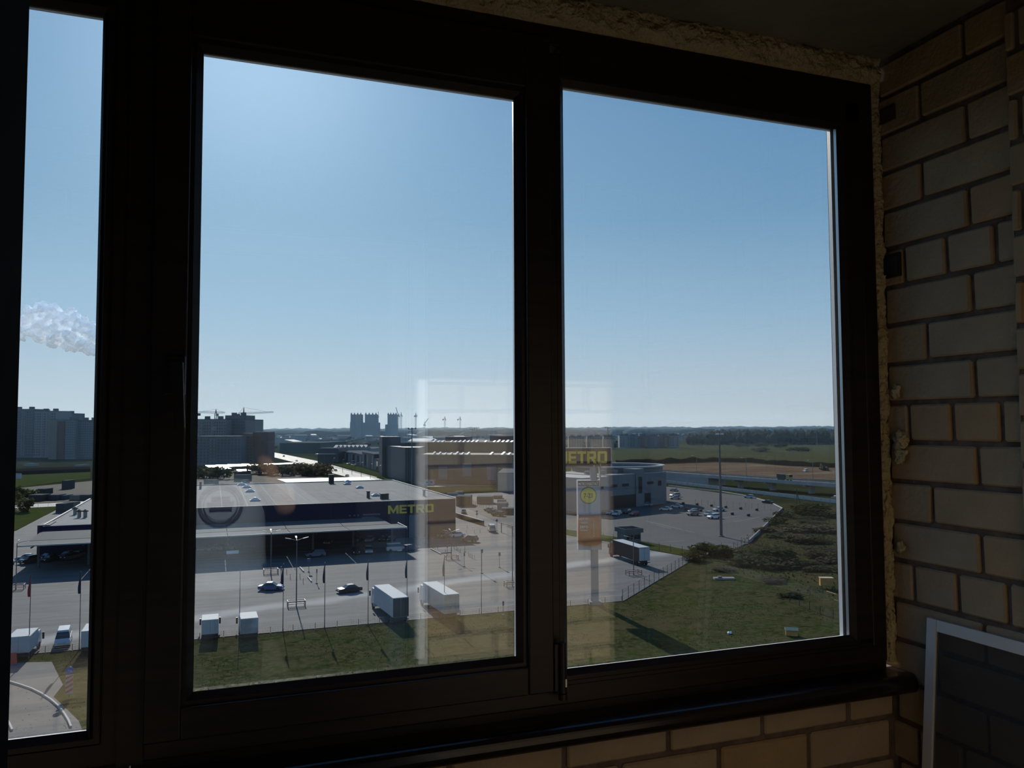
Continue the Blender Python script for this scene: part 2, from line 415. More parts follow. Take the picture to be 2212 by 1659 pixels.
h.raw([(x, y, z) for z, w_ in ((EX + 0.117, .011), (EX + 0.0, .008)) for x, y in ((-0.063 + (0.008 if z < EX + .05 else 0) - w_, Y0 - 0.066), (-0.063 + (0.008 if z < EX + .05 else 0) + w_, Y0 - 0.066), (-0.063 + (0.008 if z < EX + .05 else 0) + w_, Y0 - 0.052), (-0.063 + (0.008 if z < EX + .05 else 0) - w_, Y0 - 0.052))],
      [(0, 1, 2, 3), (7, 6, 5, 4), (0, 4, 5, 1), (1, 5, 6, 2), (2, 6, 7, 3), (3, 7, 4, 0)])
h.build('handle', mat('dark_handle', (0.02, 0.018, 0.018), 0.3, 0.3), sash1, bevel=0.002)
hg = MB().tube((0.684, Y0 - 0.024, EX - 0.548), (0.684, Y0 - 0.024, EX - 0.446), 0.0085, n=14).tube((0.684, Y0 - 0.024, EX - 0.562), (0.684, Y0 - 0.024, EX - 0.550), 0.0095, n=14)
hg.box(0.668, 0.684, Y0 - 0.022, Y0 - 0.010, EX - 0.545, EX - 0.45).build('hinge', M_FRAME, sash1, smooth=False)
MB().box(0.686, 0.6895, Y0 - 0.0335, Y0 - 0.0325, EX - 0.535, EX - 0.519).build('hinge_pin', M_ALU, sash1)
# cover strip between the two window units
struct('trim_1', MB().box(-0.150, -0.108, Y0 - 0.006, Y0 + 0.003, ZB, ZT), M_FRAME, label='brown cover strip between the two window units')
# sill board with a rounded nose
prof = [(1.575, -0.600), (1.512, -0.600)] + [(1.512 + 0.0215 * math.cos(t), -0.6215 + 0.0215 * math.sin(t)) for t in [R(a) for a in range(110, 255, 12)]] + [(1.512, -0.643), (1.525, -0.643), (1.525, -0.622), (1.575, -0.622)]
sl = MB(); n = len(prof)
xs = [XL + 0.005, WX - 0.012, WX - 0.002]
for x in xs:
    q = 1.0 if x < WX - 0.005 else 0.92
    sl.v += [(x, 1.605 - (1.605 - y) * q, EX + z) for y, z in prof]
sl.f = [tuple(range(n)), tuple(range(3 * n - 1, 2 * n - 1, -1))] + [(j * n + (i + 1) % n, j * n + i, (j + 1) * n + i, (j + 1) * n + (i + 1) % n) for j in (0, 1) for i in range(n)]
sill = struct('window_sill', sl, M_SILL, smooth=False); sill['label'] = 'glossy dark brown window sill board above the parapet bricks'
# expanding foam in the joints
def foam(name, label, p0, p1, wx, depth, nseg, seed, across):
    m = MB(); p0, p1 = Vector(p0), Vector(p1); na = 15
    d = (p1 - p0)
    for i in range(nseg + 1):
        c = p0 + d * (i / nseg)
        for j in range(na):
            t = math.pi * j / (na - 1)
            q = noise.noise(Vector((i * 0.11 + seed, j * 0.30, seed))) * 0.34 + noise.noise(Vector((i * 0.42, j * 0.7, seed + 5))) * 0.26 + noise.noise(Vector((i * 1.1, j * 1.3, seed + 9))) * 0.14
            s = (1.0 + q) if 0 < j < na - 1 else 1.0
            wob = 1 + 0.25 * noise.noise(Vector((i * 0.13, seed * 2, j * .2)))
            m.v.append(tuple(c + Vector(across) * (-math.cos(t) * wx * (wob if j > 4 else 1.0)) + Vector((0, -1, 0)) * (math.sin(t) ** 0.6 * depth * s)))
    for i in range(nseg):
        for j in range(na - 1):
            a = i * na + j; m.f.append((a, a + 1, a + na + 1, a + na))
    o = m.build(name, M_FOAM, smooth=True)
    return tag(o, label, 'foam')
foam('mounting_foam', 'lumpy yellowed mounting foam filling the gap under the ceiling', (XL, FY + 0.02, EX + 0.915), (WX - 0.004, FY + 0.02, EX + 0.915), 0.038, 0.035, 420, 1.0, (0, 0, 1))
foam('mounting_foam', 'thin crumbly strip of mounting foam between frame and brick wall', (WX - 0.011, FY + 0.02, EX - 0.585), (WX - 0.011, FY + 0.02, EX + 0.885), 0.0145, 0.028, 240, 4.0, (1, 0, 0))
for (y, z, r_, lab) in ((1.536, -0.036, .021, 'largest bulging foam lump on the brick beside the frame'), (1.538, -0.075, .016, 'foam lump hanging just under the largest one'), (1.546, 0.085, .014, 'small round foam lump above the largest one'), (1.545, -0.30, .013, 'small foam lump low beside the frame')):
    tag(MB().blob((WX - 0.011, y - .012, EX + z), r_ * 0.45, r_, r_ * 1.1, seed=z * 40, amp=0.8, sub=3).build('foam_lump', M_FOAM, smooth=True), lab, 'foam')
M_DARKMETAL = mat('dark_metal', (0.03, 0.026, 0.024), 0.55, 0.4)
tag(MB().box(WX - 0.009, WX - 0.001, 1.512, 1.566, EX + 0.372, EX + 0.432).box(WX - 0.012, WX - 0.009, 1.516, 1.56, EX + 0.38, EX + 0.425).build('anchor_plate', M_DARKMETAL, bevel=0.002), 'dark square anchor plate on the brick at mid window height', 'plate')
tag(MB().box(WX - 0.006, WX - 0.001, 1.516, 1.566, EX + 0.772, EX + 0.812).box(WX - 0.008, WX - 0.006, 1.522, 1.56, EX + 0.778, EX + 0.806).build('anchor_plate', mat('rusty_plate', (0.07, 0.035, 0.03), 0.8), bevel=0.002), 'reddish brown anchor plate on the brick near the ceiling', 'plate')
# insect screen leaning on the right wall
scr = thing('insect_screen', 'white framed insect screen leaning against the brick wall', 'screen', (WX - 0.017, 1.452, EX - 0.451))
lean = 0.09
scr.rotation_euler = (0, math.atan2(lean, 1.03), 0)
sw, sh, bw = 0.62, 1.035, 0.0265
M_WHITE = mat('white_aluminium', (0.66, 0.67, 0.70), 0.35)
for y0_, y1_, z0_, z1_, nm in ((-bw, 0, -sh, 0, 'stile'), (-sw, -sw + bw, -sh, 0, 'stile'), (-sw + bw + .0008, -bw - .0008, -bw, 0, 'rail'), (-sw + bw + .0008, -bw - .0008, -sh, -sh + bw, 'rail')):
    MB().box(-0.0055, 0.0055, y0_, y1_, z0_, z1_).build(nm, M_WHITE, scr, bevel=0.0015)
mm = bpy.data.materials.new('grey_netting'); mm.use_nodes = True
n_, l_ = mm.node_tree.nodes, mm.node_tree.links
tr = n_.new('ShaderNodeBsdfTransparent'); mx = n_.new('ShaderNodeMixShader'); mx.inputs['Fac'].default_value = 0.42
pb = n_['Principled BSDF']; pb.inputs['Base Color'].default_value = (0.055, 0.055, 0.058, 1); pb.inputs['Roughness'].default_value = 0.8
l_.new(tr.outputs[0], mx.inputs[1]); l_.new(pb.outputs[0], mx.inputs[2]); l_.new(mx.outputs[0], n_['Material Output'].inputs['Surface'])
MB().box(-0.0005, 0.0005, -sw + bw - .002, -bw + .002, -sh + bw - .002, -bw + .002).build('netting', mm, scr)

# ------------------------------------------------------------------ the photographer, seen only as a faint reflection
def skinned(name, pts, edges, m, parent, root=0, sub=2):
    b = bmesh.new(); lay = b.verts.layers.skin.verify()
    vs_ = []
    for i, (x, y, z, r_) in enumerate(pts):
        v = b.verts.new((x, y, z)); v[lay].radius = (r_ if not isinstance(r_, tuple) else r_[0], r_ if not isinstance(r_, tuple) else r_[1]); v[lay].use_root = i == root; vs_.append(v)
    for a, c in edges: b.edges.new((vs_[a], vs_[c]))
    me = bpy.data.meshes.new(name); b.to_mesh(me); b.free()
    o = bpy.data.objects.new(name, me); COL.objects.link(o); o.data.materials.append(m); o.parent = parent
    o.modifiers.new('skin', 'SKIN').use_smooth_shade = True
    md = o.modifiers.new('sub', 'SUBSURF'); md.levels = sub; md.render_levels = sub
    return o
per = thing('person', 'person in a grey-blue printed T-shirt holding up a phone', 'person', (0.03, -0.36, 0.0))
M_SKIN = mat('skin', (0.50, 0.30, 0.22), 0.55); M_TEE = mat('grey_blue_shirt', (0.30, 0.37, 0.45), 0.9, var=0.08, scale=20); M_TRO = mat('dark_trousers', (0.03, 0.035, 0.05), 0.9)
M_HAIR = mat('dark_hair', (0.03, 0.02, 0.015), 0.7); M_PRINT = mat('dark_print_ink', (0.06, 0.075, 0.10), 0.9); M_SHOE = mat('shoe', (0.05, 0.05, 0.05), 0.6)
P = [(0, 0, .98, (.15, .11)), (0, .01, 1.14, (.145, .105)), (0, .01, 1.31, (.165, .11)), (0, 0, 1.42, (.12, .085)), (0, .01, 1.50, .055), (0, .03, 1.57, .062), (0, .045, 1.655, .088), (0, .035, 1.735, .072)]
E_ = [(0, 1), (1, 2), (2, 3), (3, 4), (4, 5), (5, 6), (6, 7)]
for sgn in (-1, 1):
    k0 = len(P)
    P += [(sgn * .19, 0, 1.395, .062), (sgn * .245, .05, 1.26, .048), (sgn * .25, .16, 1.165, .042), (sgn * .19, .25, 1.30, .037), (sgn * .135, .315, 1.43, .028), (sgn * .112, .335, 1.475, (.030, .022))]
    E_ += [(3, k0), (k0, k0 + 1), (k0 + 1, k0 + 2), (k0 + 2, k0 + 3), (k0 + 3, k0 + 4), (k0 + 4, k0 + 5)]
    # four fingers curl over the phone edge, the thumb closes from behind
    for f_, (dz, ln) in enumerate(((.030, .026), (.014, .030), (-.002, .028), (-.016, .022))):
        q = len(P); P += [(sgn * .112, .352, 1.487 + dz * .8, .0095), (sgn * .100, .366, 1.492 + dz, .0088), (sgn * (.100 - ln), .367, 1.494 + dz, .0078)]
        E_ += [(k0 + 5, q), (q, q + 1), (q + 1, q + 2)]
    q = len(P); P += [(sgn * .098, .325, 1.492, .0105), (sgn * .075, .322, 1.505, .0092)]
    E_ += [(k0 + 5, q), (q, q + 1)]
skinned('body', P, E_, M_SKIN, per)
def loft(secs, n=24):
    m = MB()
    for cx, cy, z, rx, ry in secs:
        for i in range(n): t_ = 2 * math.pi * i / n; m.v.append((cx + rx * math.cos(t_), cy + ry * math.sin(t_), z))
    for j in range(len(secs) - 1):
        for i in range(n): m.f.append((j * n + i, j * n + (i + 1) % n, (j + 1) * n + (i + 1) % n, (j + 1) * n + i))
    return m
loft([(0, 0, .86, .19, .135), (0, .005, 1.0, .18, .13), (0, .012, 1.14, .178, .128), (0, .014, 1.28, .20, .132), (0, .008, 1.37, .215, .118), (0, .004, 1.425, .185, .10), (0, .004, 1.455, .11, .085), (0, .006, 1.47, .075, .072)]).build('t_shirt', M_TEE, per, smooth=True)
for sgn in (-1, 1):
    MB().tube((sgn * .165, 0, 1.41), (sgn * .25, .065, 1.235), .082, .078, 18).build('sleeve', M_TEE, per, smooth=True)
    MB().tube((sgn * .09, .0, .94), (sgn * .10, .0, .50), .098, .07, 16).tube((sgn * .10, .0, .52), (sgn * .10, -.02, .09), .07, .06, 16).build('trouser_leg', M_TRO, per, smooth=True)
    MB().side([(-.10, 0), (-.10, .09), (.0, .10), (.12, .06), (.17, .04), (.17, 0)], .045).build('shoe', M_SHOE, per).matrix_local = Matrix.Translation((sgn * .10, .0, .0)) @ Matrix.Rotation(R(90), 4, 'Z')
loft([(0, 0, .86, .175, .125), (0, 0, .95, .17, .12), (0, 0, 1.0, .16, .11)]).build('waistband', M_TRO, per, smooth=True)
pr_ = MB()
for k_, (r0, r1) in enumerate(((.085, .072), (.066, .062))):
    nn = 28
    for r_ in (r0, r1):
        for i in range(nn): t_ = 2 * math.pi * i / nn; pr_.v.append((r_ * math.cos(t_), .157 - .35 * (r_ * math.cos(t_)) ** 2 * 4, 1.20 + r_ * math.sin(t_)))
    o_ = k_ * 2 * nn
    pr_.f += [(o_ + i, o_ + (i + 1) % nn, o_ + nn + (i + 1) % nn, o_ + nn + i) for i in range(nn)]
for z_, w_ in ((1.225, .035), (1.205, .05), (1.185, .042)): pr_.box(-w_, w_, .1575, .159, z_ - .006, z_ + .006)
pr_.build('shirt_print', M_PRINT, per)
MB().blob((0, .02, 1.735), .098, .112, .085, seed=2, amp=.12, sub=3).build('hair', M_HAIR, per, smooth=True)
for sgn in (-1, 1):
    MB().blob((sgn * .088, .03, 1.655), .012, .024, .034, seed=1, amp=.1, sub=2).build('ear', M_SKIN, per, smooth=True)
    MB().blob((sgn * .033, .125, 1.672), .013, .008, .008, amp=0, sub=2).build('eye', mat('eye_white', (0.6, 0.6, 0.6), 0.3), per, smooth=True)
MB().blob((0, .138, 1.640), .014, .018, .024, seed=4, amp=.1, sub=2).build('nose', M_SKIN, per, smooth=True)
MB().blob((0, .122, 1.605), .026, .010, .008, amp=.05, sub=2).build('mouth', mat('lips', (0.42, 0.16, 0.14), 0.5), per, smooth=True)
ph = thing('phone', 'black smartphone held sideways by the photographer', 'phone', (0.03, -0.018, EX - 0.0))
MB().box(-.076, .076, -.008, .0, -.037, .037).build('phone_body', M_GASKET, ph, bevel=.003)
MB().tube((-.03, .0, 0), (-.03, .0012, 0), .008, n=16).build('lens_ring', M_ALU, ph)
# ================================================================== THE STREET BELOW
def G3(p, dz=0.0): return (p[0], p[1], GZ + dz)
def ground_mat(name, cols, scales, rough=0.95, spec=0.2, stretch=None):
    m = bpy.data.materials.new(name); m.use_nodes = True
    n, l = m.node_tree.nodes, m.node_tree.links
    b = n['Principled BSDF']; b.inputs['Roughness'].default_value = rough; b.inputs['Specular IOR Level'].default_value = spec
    co = n.new('ShaderNodeTexCoord'); mp = n.new('ShaderNodeMapping')
    if stretch: mp.inputs['Scale'].default_value = stretch
    l.new(co.outputs['Object'], mp.inputs['Vector'])
    prev = None
    for i, (c, sc_) in enumerate(zip(cols[1:], scales)):
        t = n.new('ShaderNodeTexNoise'); t.inputs['Scale'].default_value = sc_; t.inputs['Detail'].default_value = 6; t.inputs['Roughness'].default_value = 0.65
        l.new(mp.outputs[0], t.inputs['Vector'])
        r = n.new('ShaderNodeMapRange'); r.inputs['From Min'].default_value = 0.44; r.inputs['From Max'].default_value = 0.60
        l.new(t.outputs['Fac'], r.inputs['Value'])
        mx = n.new('ShaderNodeMix'); mx.data_type = 'RGBA'
        l.new(r.outputs[0], mx.inputs['Factor'])
        if prev is None: mx.inputs['A'].default_value = (*cols[0], 1)
        else: l.new(prev, mx.inputs['A'])
        mx.inputs['B'].default_value = (*c, 1)
        prev = mx.outputs['Result']
    l.new(prev, b.inputs['Base Color'])
    return m
M_LAND = ground_mat('rough_land', [(0.030, 0.038, 0.018), (0.042, 0.040, 0.023), (0.022, 0.028, 0.015)], [0.01, 0.06], spec=0.0)
M_GRASS = ground_mat('patchy_grass', [(0.032, 0.048, 0.011), (0.060, 0.051, 0.025), (0.015, 0.026, 0.005), (0.074, 0.066, 0.031)], [0.07, 0.4, 1.6], spec=0.0)
M_LAWN = ground_mat('lawn', [(0.042, 0.060, 0.015), (0.062, 0.068, 0.024)], [0.2], spec=0.0)
M_WEED = ground_mat('weedy_ground', [(0.042, 0.043, 0.015), (0.062, 0.045, 0.025), (0.022, 0.027, 0.009), (0.07, 0.058, 0.03)], [0.05, 0.22, 1.2], spec=0.0)
M_ASPH = ground_mat('worn_asphalt', [(0.108, 0.109, 0.113), (0.130, 0.130, 0.133), (0.084, 0.085, 0.090)], [0.03, 0.25], 0.82, 0.13, (0.35, 1.6, 1))
def dust_track(m):
    n, l = m.node_tree.nodes, m.node_tree.links
    b = n['Principled BSDF']; src = b.inputs['Base Color'].links[0].from_socket
    co = n.new('ShaderNodeTexCoord'); nz = n.new('ShaderNodeTexNoise'); nz.inputs['Scale'].default_value = 0.07; nz.inputs['Detail'].default_value = 3
    l.new(co.outputs['Object'], nz.inputs['Vector'])
    sx = n.new('ShaderNodeSeparateXYZ'); l.new(co.outputs['Object'], sx.inputs[0])
    def mth(op, a, c):
        q = n.new('ShaderNodeMath'); q.operation = op
        for i, x in enumerate((a, c)):
            if isinstance(x, (int, float)): q.inputs[i].default_value = x
            else: l.new(x, q.inputs[i])
        return q.outputs[0]
    line = mth('ADD', mth('MULTIPLY', sx.outputs['X'], 0.295), 138.2)
    d = mth('ABSOLUTE', mth('SUBTRACT', mth('ADD', sx.outputs['Y'], mth('MULTIPLY', mth('SUBTRACT', nz.outputs['Fac'], 0.5), 7.0)), line), 0.0)
    mr = n.new('ShaderNodeMapRange'); mr.interpolation_type = 'SMOOTHSTEP'
    mr.inputs['From Min'].default_value = 0.6; mr.inputs['From Max'].default_value = 4.2; mr.inputs['To Min'].default_value = 0.75; mr.inputs['To Max'].default_value = 0.0
    l.new(d, mr.inputs['Value'])
    mx = n.new('ShaderNodeMix'); mx.data_type = 'RGBA'; mx.inputs['B'].default_value = (0.33, 0.327, 0.32, 1)
    l.new(mr.outputs[0], mx.inputs['Factor']); l.new(src, mx.inputs['A']); l.new(mx.outputs['Result'], b.inputs['Base Color'])
dust_track(M_ASPH)
M_ASPH2 = ground_mat('grey_asphalt', [(0.076, 0.075, 0.076), (0.088, 0.087, 0.087)], [0.08], 0.85, 0.1)
M_ROAD = ground_mat('pale_road', [(0.15, 0.148, 0.144), (0.18, 0.175, 0.17)], [0.12], 0.7, 0.35)
M_FIELD = ground_mat('meadow', [(0.066, 0.070, 0.030), (0.080, 0.076, 0.037), (0.054, 0.060, 0.024)], [0.012, 0.05], spec=0.0)
M_DIRT = ground_mat('graded_dirt', [(0.15, 0.10, 0.068), (0.20, 0.15, 0.10), (0.12, 0.08, 0.055)], [0.02, 0.07], spec=0.0, stretch=(0.5, 1.5, 1))
M_EARTH = ground_mat('dark_earth', [(0.012, 0.0105, 0.010), (0.02, 0.017, 0.014)], [0.3], spec=0.0)
M_CONC = mat('concrete', (0.20, 0.20, 0.20), 0.85, var=0.12, scale=0.3)
M_CONC_D = mat('dull_concrete', (0.105, 0.108, 0.115), 0.85, var=0.12, scale=0.3)
M_KERB = mat('white_kerb', (0.36, 0.36, 0.35), 0.8)
def slab(name, poly, h, m, kind='structure', label=None, base=0.0):
    mb = MB().prism([(p[0], p[1]) for p in poly], GZ + base - 0.02, GZ + h)
    o = mb.build(name, m)
    o['kind'] = kind
    if label: o['label'] = label
    return o
ground = slab('ground', [(-4500, -60), (9500, -60), (9500, 9000), (-4500, 9000)], 0.0, M_LAND, label='rough grassy land round the car park')
slab('lawn_strip', [(-70, 60), (180, 60), (240, 200), (196, 240), (129, 172.2), (103, 157.3), (66.5, 123.8), (-70, 123.8)], 0.06, M_GRASS, label='patchy grass below the car park fence')
slab('weed_field', [(103.5, 157.5), (129.5, 172.5), (193.5, 238.5), (200, 262), (214, 250), (216, 100), (120, 112)], 0.12, M_WEED, label='weedy slope beside the far car park')
slab('parking_lot', [(-75, 124.2), (66.5, 124.2), (103, 158), (129, 173), (193, 239), (204, 270), (214, 330), (205, 352), (150, 352), (70, 345), (-75, 345)], 0.10, M_ASPH, label='worn grey asphalt of the store car park')
slab('dealer_lot', [gp(*p) for p in [(1180, 1128), (1232, 1146), (1325, 1160), (1430, 1178), (1500, 1192), (1588, 1186), (1617, 1173), (1689, 1101), (1662, 1086), (1613, 1073), (1500, 1058), (1445, 1052), (1180, 1052)]], 0.14, M_ASPH2, label='smooth dark asphalt of the far car park')
slab('verge', [gp(*p) for p in [(1180, 1146), (1232, 1158), (1320, 1172), (1425, 1193), (1503, 1207), (1503, 1193), (1430, 1179), (1325, 1161), (1232, 1147), (1180, 1137)]], 0.22, M_LAWN, label='narrow grass verge between the two car parks')
slab('meadow', [gp(*p) for p in [(1100, 1006), (1345, 1001), (1480, 997), (1830, 1008), (1900, 960), (1100, 959)]], 0.05, M_FIELD, label='wide green meadow before the forest')
slab('dirt_field', [gp(*p) for p in [(1330, 1012), (1440, 1003), (1540, 999.5), (1620, 1001), (1700, 1007), (1840, 1012), (1840, 1040), (1440, 1021), (1330, 1020)]], 0.08, M_DIRT, label='bare graded earth beyond the overpass')
# bright wheel-worn lane sweeping across the lot
slab('boulevard', [gp(*p) for p in [(572, 983), (640, 1000), (720, 1023), (812, 1047), (880, 1047), (838, 1040), (760, 1017), (690, 997), (630, 985), (590, 977)]], 0.14, M_ROAD, label='pale boulevard running past the construction site')
slab('lawn_median', [gp(*p) for p in [(640, 986), (700, 998), (770, 1017), (848, 1040), (905, 1044), (860, 1030), (780, 1008), (720, 996), (660, 985)]], 0.2, M_LAWN, label='green median strip along the boulevard')
slab('side_street', [gp(*p) for p in [(716, 996), (790, 1012), (862, 1035), (925, 1052), (1075, 1050), (960, 1046), (905, 1042), (835, 1023), (770, 1002), (735, 995)]], 0.16, M_ROAD, label='pale street along the dark shopping blocks')
slab('footpath', [gp(*p) for p in [(692, 1003), (760, 1019), (812, 1033), (815, 1031.5), (762, 1017.5), (694, 1001.5)]], 0.24, M_CONC, label='thin path across the green median')
slab('store_side_road', [gp(*p) for p in [(985, 1085), (1030, 1108), (1120, 1150), (1180, 1160), (1180, 1128), (1110, 1108), (1040, 1085), (1000, 1075)]], 0.15, M_ASPH2, label='delivery road beside the store')
# left of the store
slab('store_lawn', [gp(*p) for p in [(-40, 1170), (35, 1147), (90, 1118), (118, 1104), (128, 1096), (60, 1099), (-40, 1122)]], 0.25, M_LAWN, label='sunny lawn left of the store')
slab('yard_road', [gp(*p) for p in [(-40, 1098), (60, 1090), (190, 1084), (190, 1092), (60, 1098), (-40, 1112)]], 0.22, M_ROAD, label='pale yard road beyond the lawn')
slab('far_lawn', [gp(*p) for p in [(-40, 1045), (30, 1027), (195, 1020), (195, 1034), (100, 1045), (-40, 1066)]], 0.12, M_LAWN, label='green strip before the tower blocks')
slab('yard_ground', [gp(*p) for p in [(-40, 1090), (60, 1088), (190, 1083), (800, 1048), (600, 1015), (430, 1012), (190, 1040), (-40, 1062)]], 0.08, ground_mat('yard_dirt', [(0.022, 0.020, 0.017), (0.042, 0.036, 0.028), (0.013, 0.013, 0.011)], [0.05, 0.2]), label='dark cluttered yard behind the store')
slab('dark_hedge_bank', [gp(*p) for p in [(-40, 1022), (195, 1013), (195, 1019), (-40, 1029)]], 2.2, M_EARTH, label='dark planted bank before the tower blocks')
slab('loop_road', [gp(*p) for p in [(-60, 1438), (60, 1433), (112, 1432), (136, 1482), (116, 1508), (170, 1560), (185, 1600), (185, 1640), (-60, 1640)]], 0.14, M_ASPH, label='curved approach road below the fence')
def kerb_line(name, pts, label, w=0.18, h=0.28, m=M_KERB):
    mb = MB(); P = [gp(*p) for p in pts]
    for a, b in zip(P, P[1:]): mb.bar((a.x, a.y, GZ + h / 2 + 0.05), (b.x, b.y, GZ + h / 2 + 0.05), w, h)
    o = mb.build(name, m); o['kind'] = 'structure'; o['label'] = label
    return o
kerb_line('kerb', [(0, 1472), (22, 1477), (45, 1484), (68, 1492), (90, 1503), (110, 1516), (126, 1530), (139, 1547), (148, 1562), (153, 1575)], 'white painted kerb curving round the approach road')
kerb_line('kerb', [(0, 1546), (12, 1557), (20, 1568), (26, 1582)], 'short inner kerb of the approach road')
kerb_line('kerb', [(1445, 1050), (1500, 1057), (1560, 1063), (1613, 1072), (1662, 1085), (1689, 1099), (1688, 1104)], 'white block kerb round the far end of the car park', 0.5, 0.35)
kerb_line('retaining_kerb', [(1689, 1103), (1655, 1138), (1618, 1174)], 'pale low wall along the weedy slope', 0.35, 0.9, M_CONC)
# ------------------------------------------------------------------ painted bays
mk = MB()
for i in range(8):
    a, b = gp(452 + i * 1.5, 1183 + i * 6.2), gp(560 + i * 2, 1180 + i * 6)
    mk.bar((a.x, a.y, GZ + 0.108), (b.x, b.y, GZ + 0.108), 0.14, 0.012)
for (p, q) in (((1395, 1126), (1500, 1152)), ((1420, 1136), (1450, 1143)), ((1430, 1172), (1478, 1169)), ((1585, 1128), (1640, 1118)), ((1540, 1112), (1600, 1104)), ((1560, 1120), (1610, 1113)), ((1020, 1138), (1030, 1142)), ((1028, 1137), (1040, 1141))):
    a, b = gp(*p), gp(*q); mk.bar((a.x, a.y, GZ + 0.148), (b.x, b.y, GZ + 0.148), 0.13, 0.012)
for i in range(9):
    a, b = gp(640 + i * 26, 1193 - i * 1.6), gp(668 + i * 26, 1192 - i * 1.7)
    mk.bar((a.x, a.y, GZ + 0.108), (b.x, b.y, GZ + 0.108), 0.12, 0.012)
o = mk.build('bay_markings', M_KERB, ); o['kind'] = 'structure'; o['label'] = 'white painted parking bay lines'

# ------------------------------------------------------------------ the store
M_NAVY = mat('navy_cladding', (0.008, 0.010, 0.040), 0.7, spec=0.15)
M_MEMB = ground_mat('roof_membrane', [(0.205, 0.197, 0.190), (0.235, 0.226, 0.216), (0.182, 0.176, 0.171)], [0.05, 0.3], 0.9, 0.12, (1, 0.4, 1))
M_MEMB_L = mat('pale_membrane', (0.275, 0.267, 0.256), 0.9, var=0.08, scale=0.5, spec=0.1)
M_YEL = mat('yellow_letter', (0.70, 0.46, 0.03), 0.6)
M_ROOFD = mat('dark_far_roof', (0.060, 0.064, 0.070), 0.95, spec=0.0)
M_ROOFM = mat('grey_far_roof', (0.16, 0.16, 0.165), 0.95, spec=0.0)
M_COPING = mat('white_coping', (0.34, 0.34, 0.34), 0.6)
M_SEAM = mat('dark_seam', (0.05, 0.05, 0.05), 0.8)
M_ACR = mat('pale_skylight', (0.46, 0.48, 0.52), 0.3)
M_STEEL = mat('galvanised_steel', (0.22, 0.225, 0.23), 0.55, 0.4)
M_BLACK = mat('black_plastic', (0.012, 0.012, 0.013), 0.5)
HS = 10.2
SX0, SX1, SY0, SY1 = -20.0, 63.4, 216.0, 300.0
store = thing('store_building', 'long navy blue store with flat grey roof and yellow lettering', 'building', (0, 0, GZ))
def sbox(nm, m, x0, x1, y0, y1, z0, z1, par=store, bevel=0): return MB().box(x0, x1, y0, y1, z0, z1).build(nm, m, par, bevel=bevel)
sbox('facade', M_NAVY, SX0, SX1, SY0, SY1, 0, HS - 0.1)
sbox('roof', M_MEMB, SX0 + 0.2, SX1 - 0.2, SY0 + 0.2, SY1 - 0.2, HS - 0.1, HS + 0.02)
sbox('coping', M_COPING, SX1 - 0.28, SX1 + 0.05, SY0, SY1, HS, HS + 0.32)
sbox('coping', M_COPING, SX0, SX1, SY1 - 0.25, SY1, HS, HS + 0.35)
sbox('coping', mat('dark_coping', (0.10, 0.10, 0.11), 0.6), SX0, SX1 - 0.3, SY0 - 0.05, SY0 + 0.2, HS - 0.1, HS + 0.06)
sbox('annex', M_NAVY, -37.2, SX0, SY0 + 0.5, SY1 - 8, 0, 7.1)
sbox('annex_roof', M_MEMB_L, -37.0, SX0, SY0 + 0.7, SY1 - 8.2, 7.1, 7.22)
sbox('annex_coping', M_COPING, -37.4, -37.0, SY0 + 0.5, SY1 - 8, 7.1, 7.6)
sbox('annex_step', M_NAVY, -38.6, -36.0, SY0 + 1.0, SY0 + 9, 0, 7.4)
sbox('light_strip', M_MEMB_L, 20.8, 27.0, SY0 + 0.3, SY1 - 0.5, HS + 0.02, HS + 0.035)
for i, x in enumerate((2.2, 8.4, 15.5, 24.0, 32.5, 41.0, 49.5)):
    sbox('roof_seam', M_SEAM, x - 0.07, x + 0.07, SY0 + 0.4, SY1 - 0.6, HS + 0.02, HS + 0.05)
for i in range(14):
    x = -17 + i * 5.6 + 2.4
    sbox('membrane_lap', mat('membrane_lap', (0.175, 0.17, 0.167), 0.9, spec=0.1), x - 0.06, x + 0.06, SY0 + 0.4, SY0 + 38, HS + 0.02, HS + 0.04)
sbox('cross_lap', M_MEMB_L, SX0 + 0.3, SX1 - 0.4, SY0 + 38.0, SY0 + 39.6, HS + 0.02, HS + 0.03)
sbox('grey_base', mat('grey_base', (0.05, 0.05, 0.055), 0.7), 55.0, SX1 + 0.02, SY0 - 0.06, SY0, 0, 3.4)
sbox('entrance_door', mat('door_panel', (0.10, 0.115, 0.15), 0.4), 50.2, 52.8, SY0 - 0.08, SY0, 0, 6.2)
for i in range(7):
    sbox('facade_joint', M_SEAM, -16 + i * 11.3, -15.94 + i * 11.3, SY0 - 0.02, SY0, 5.8, HS - 0.15)
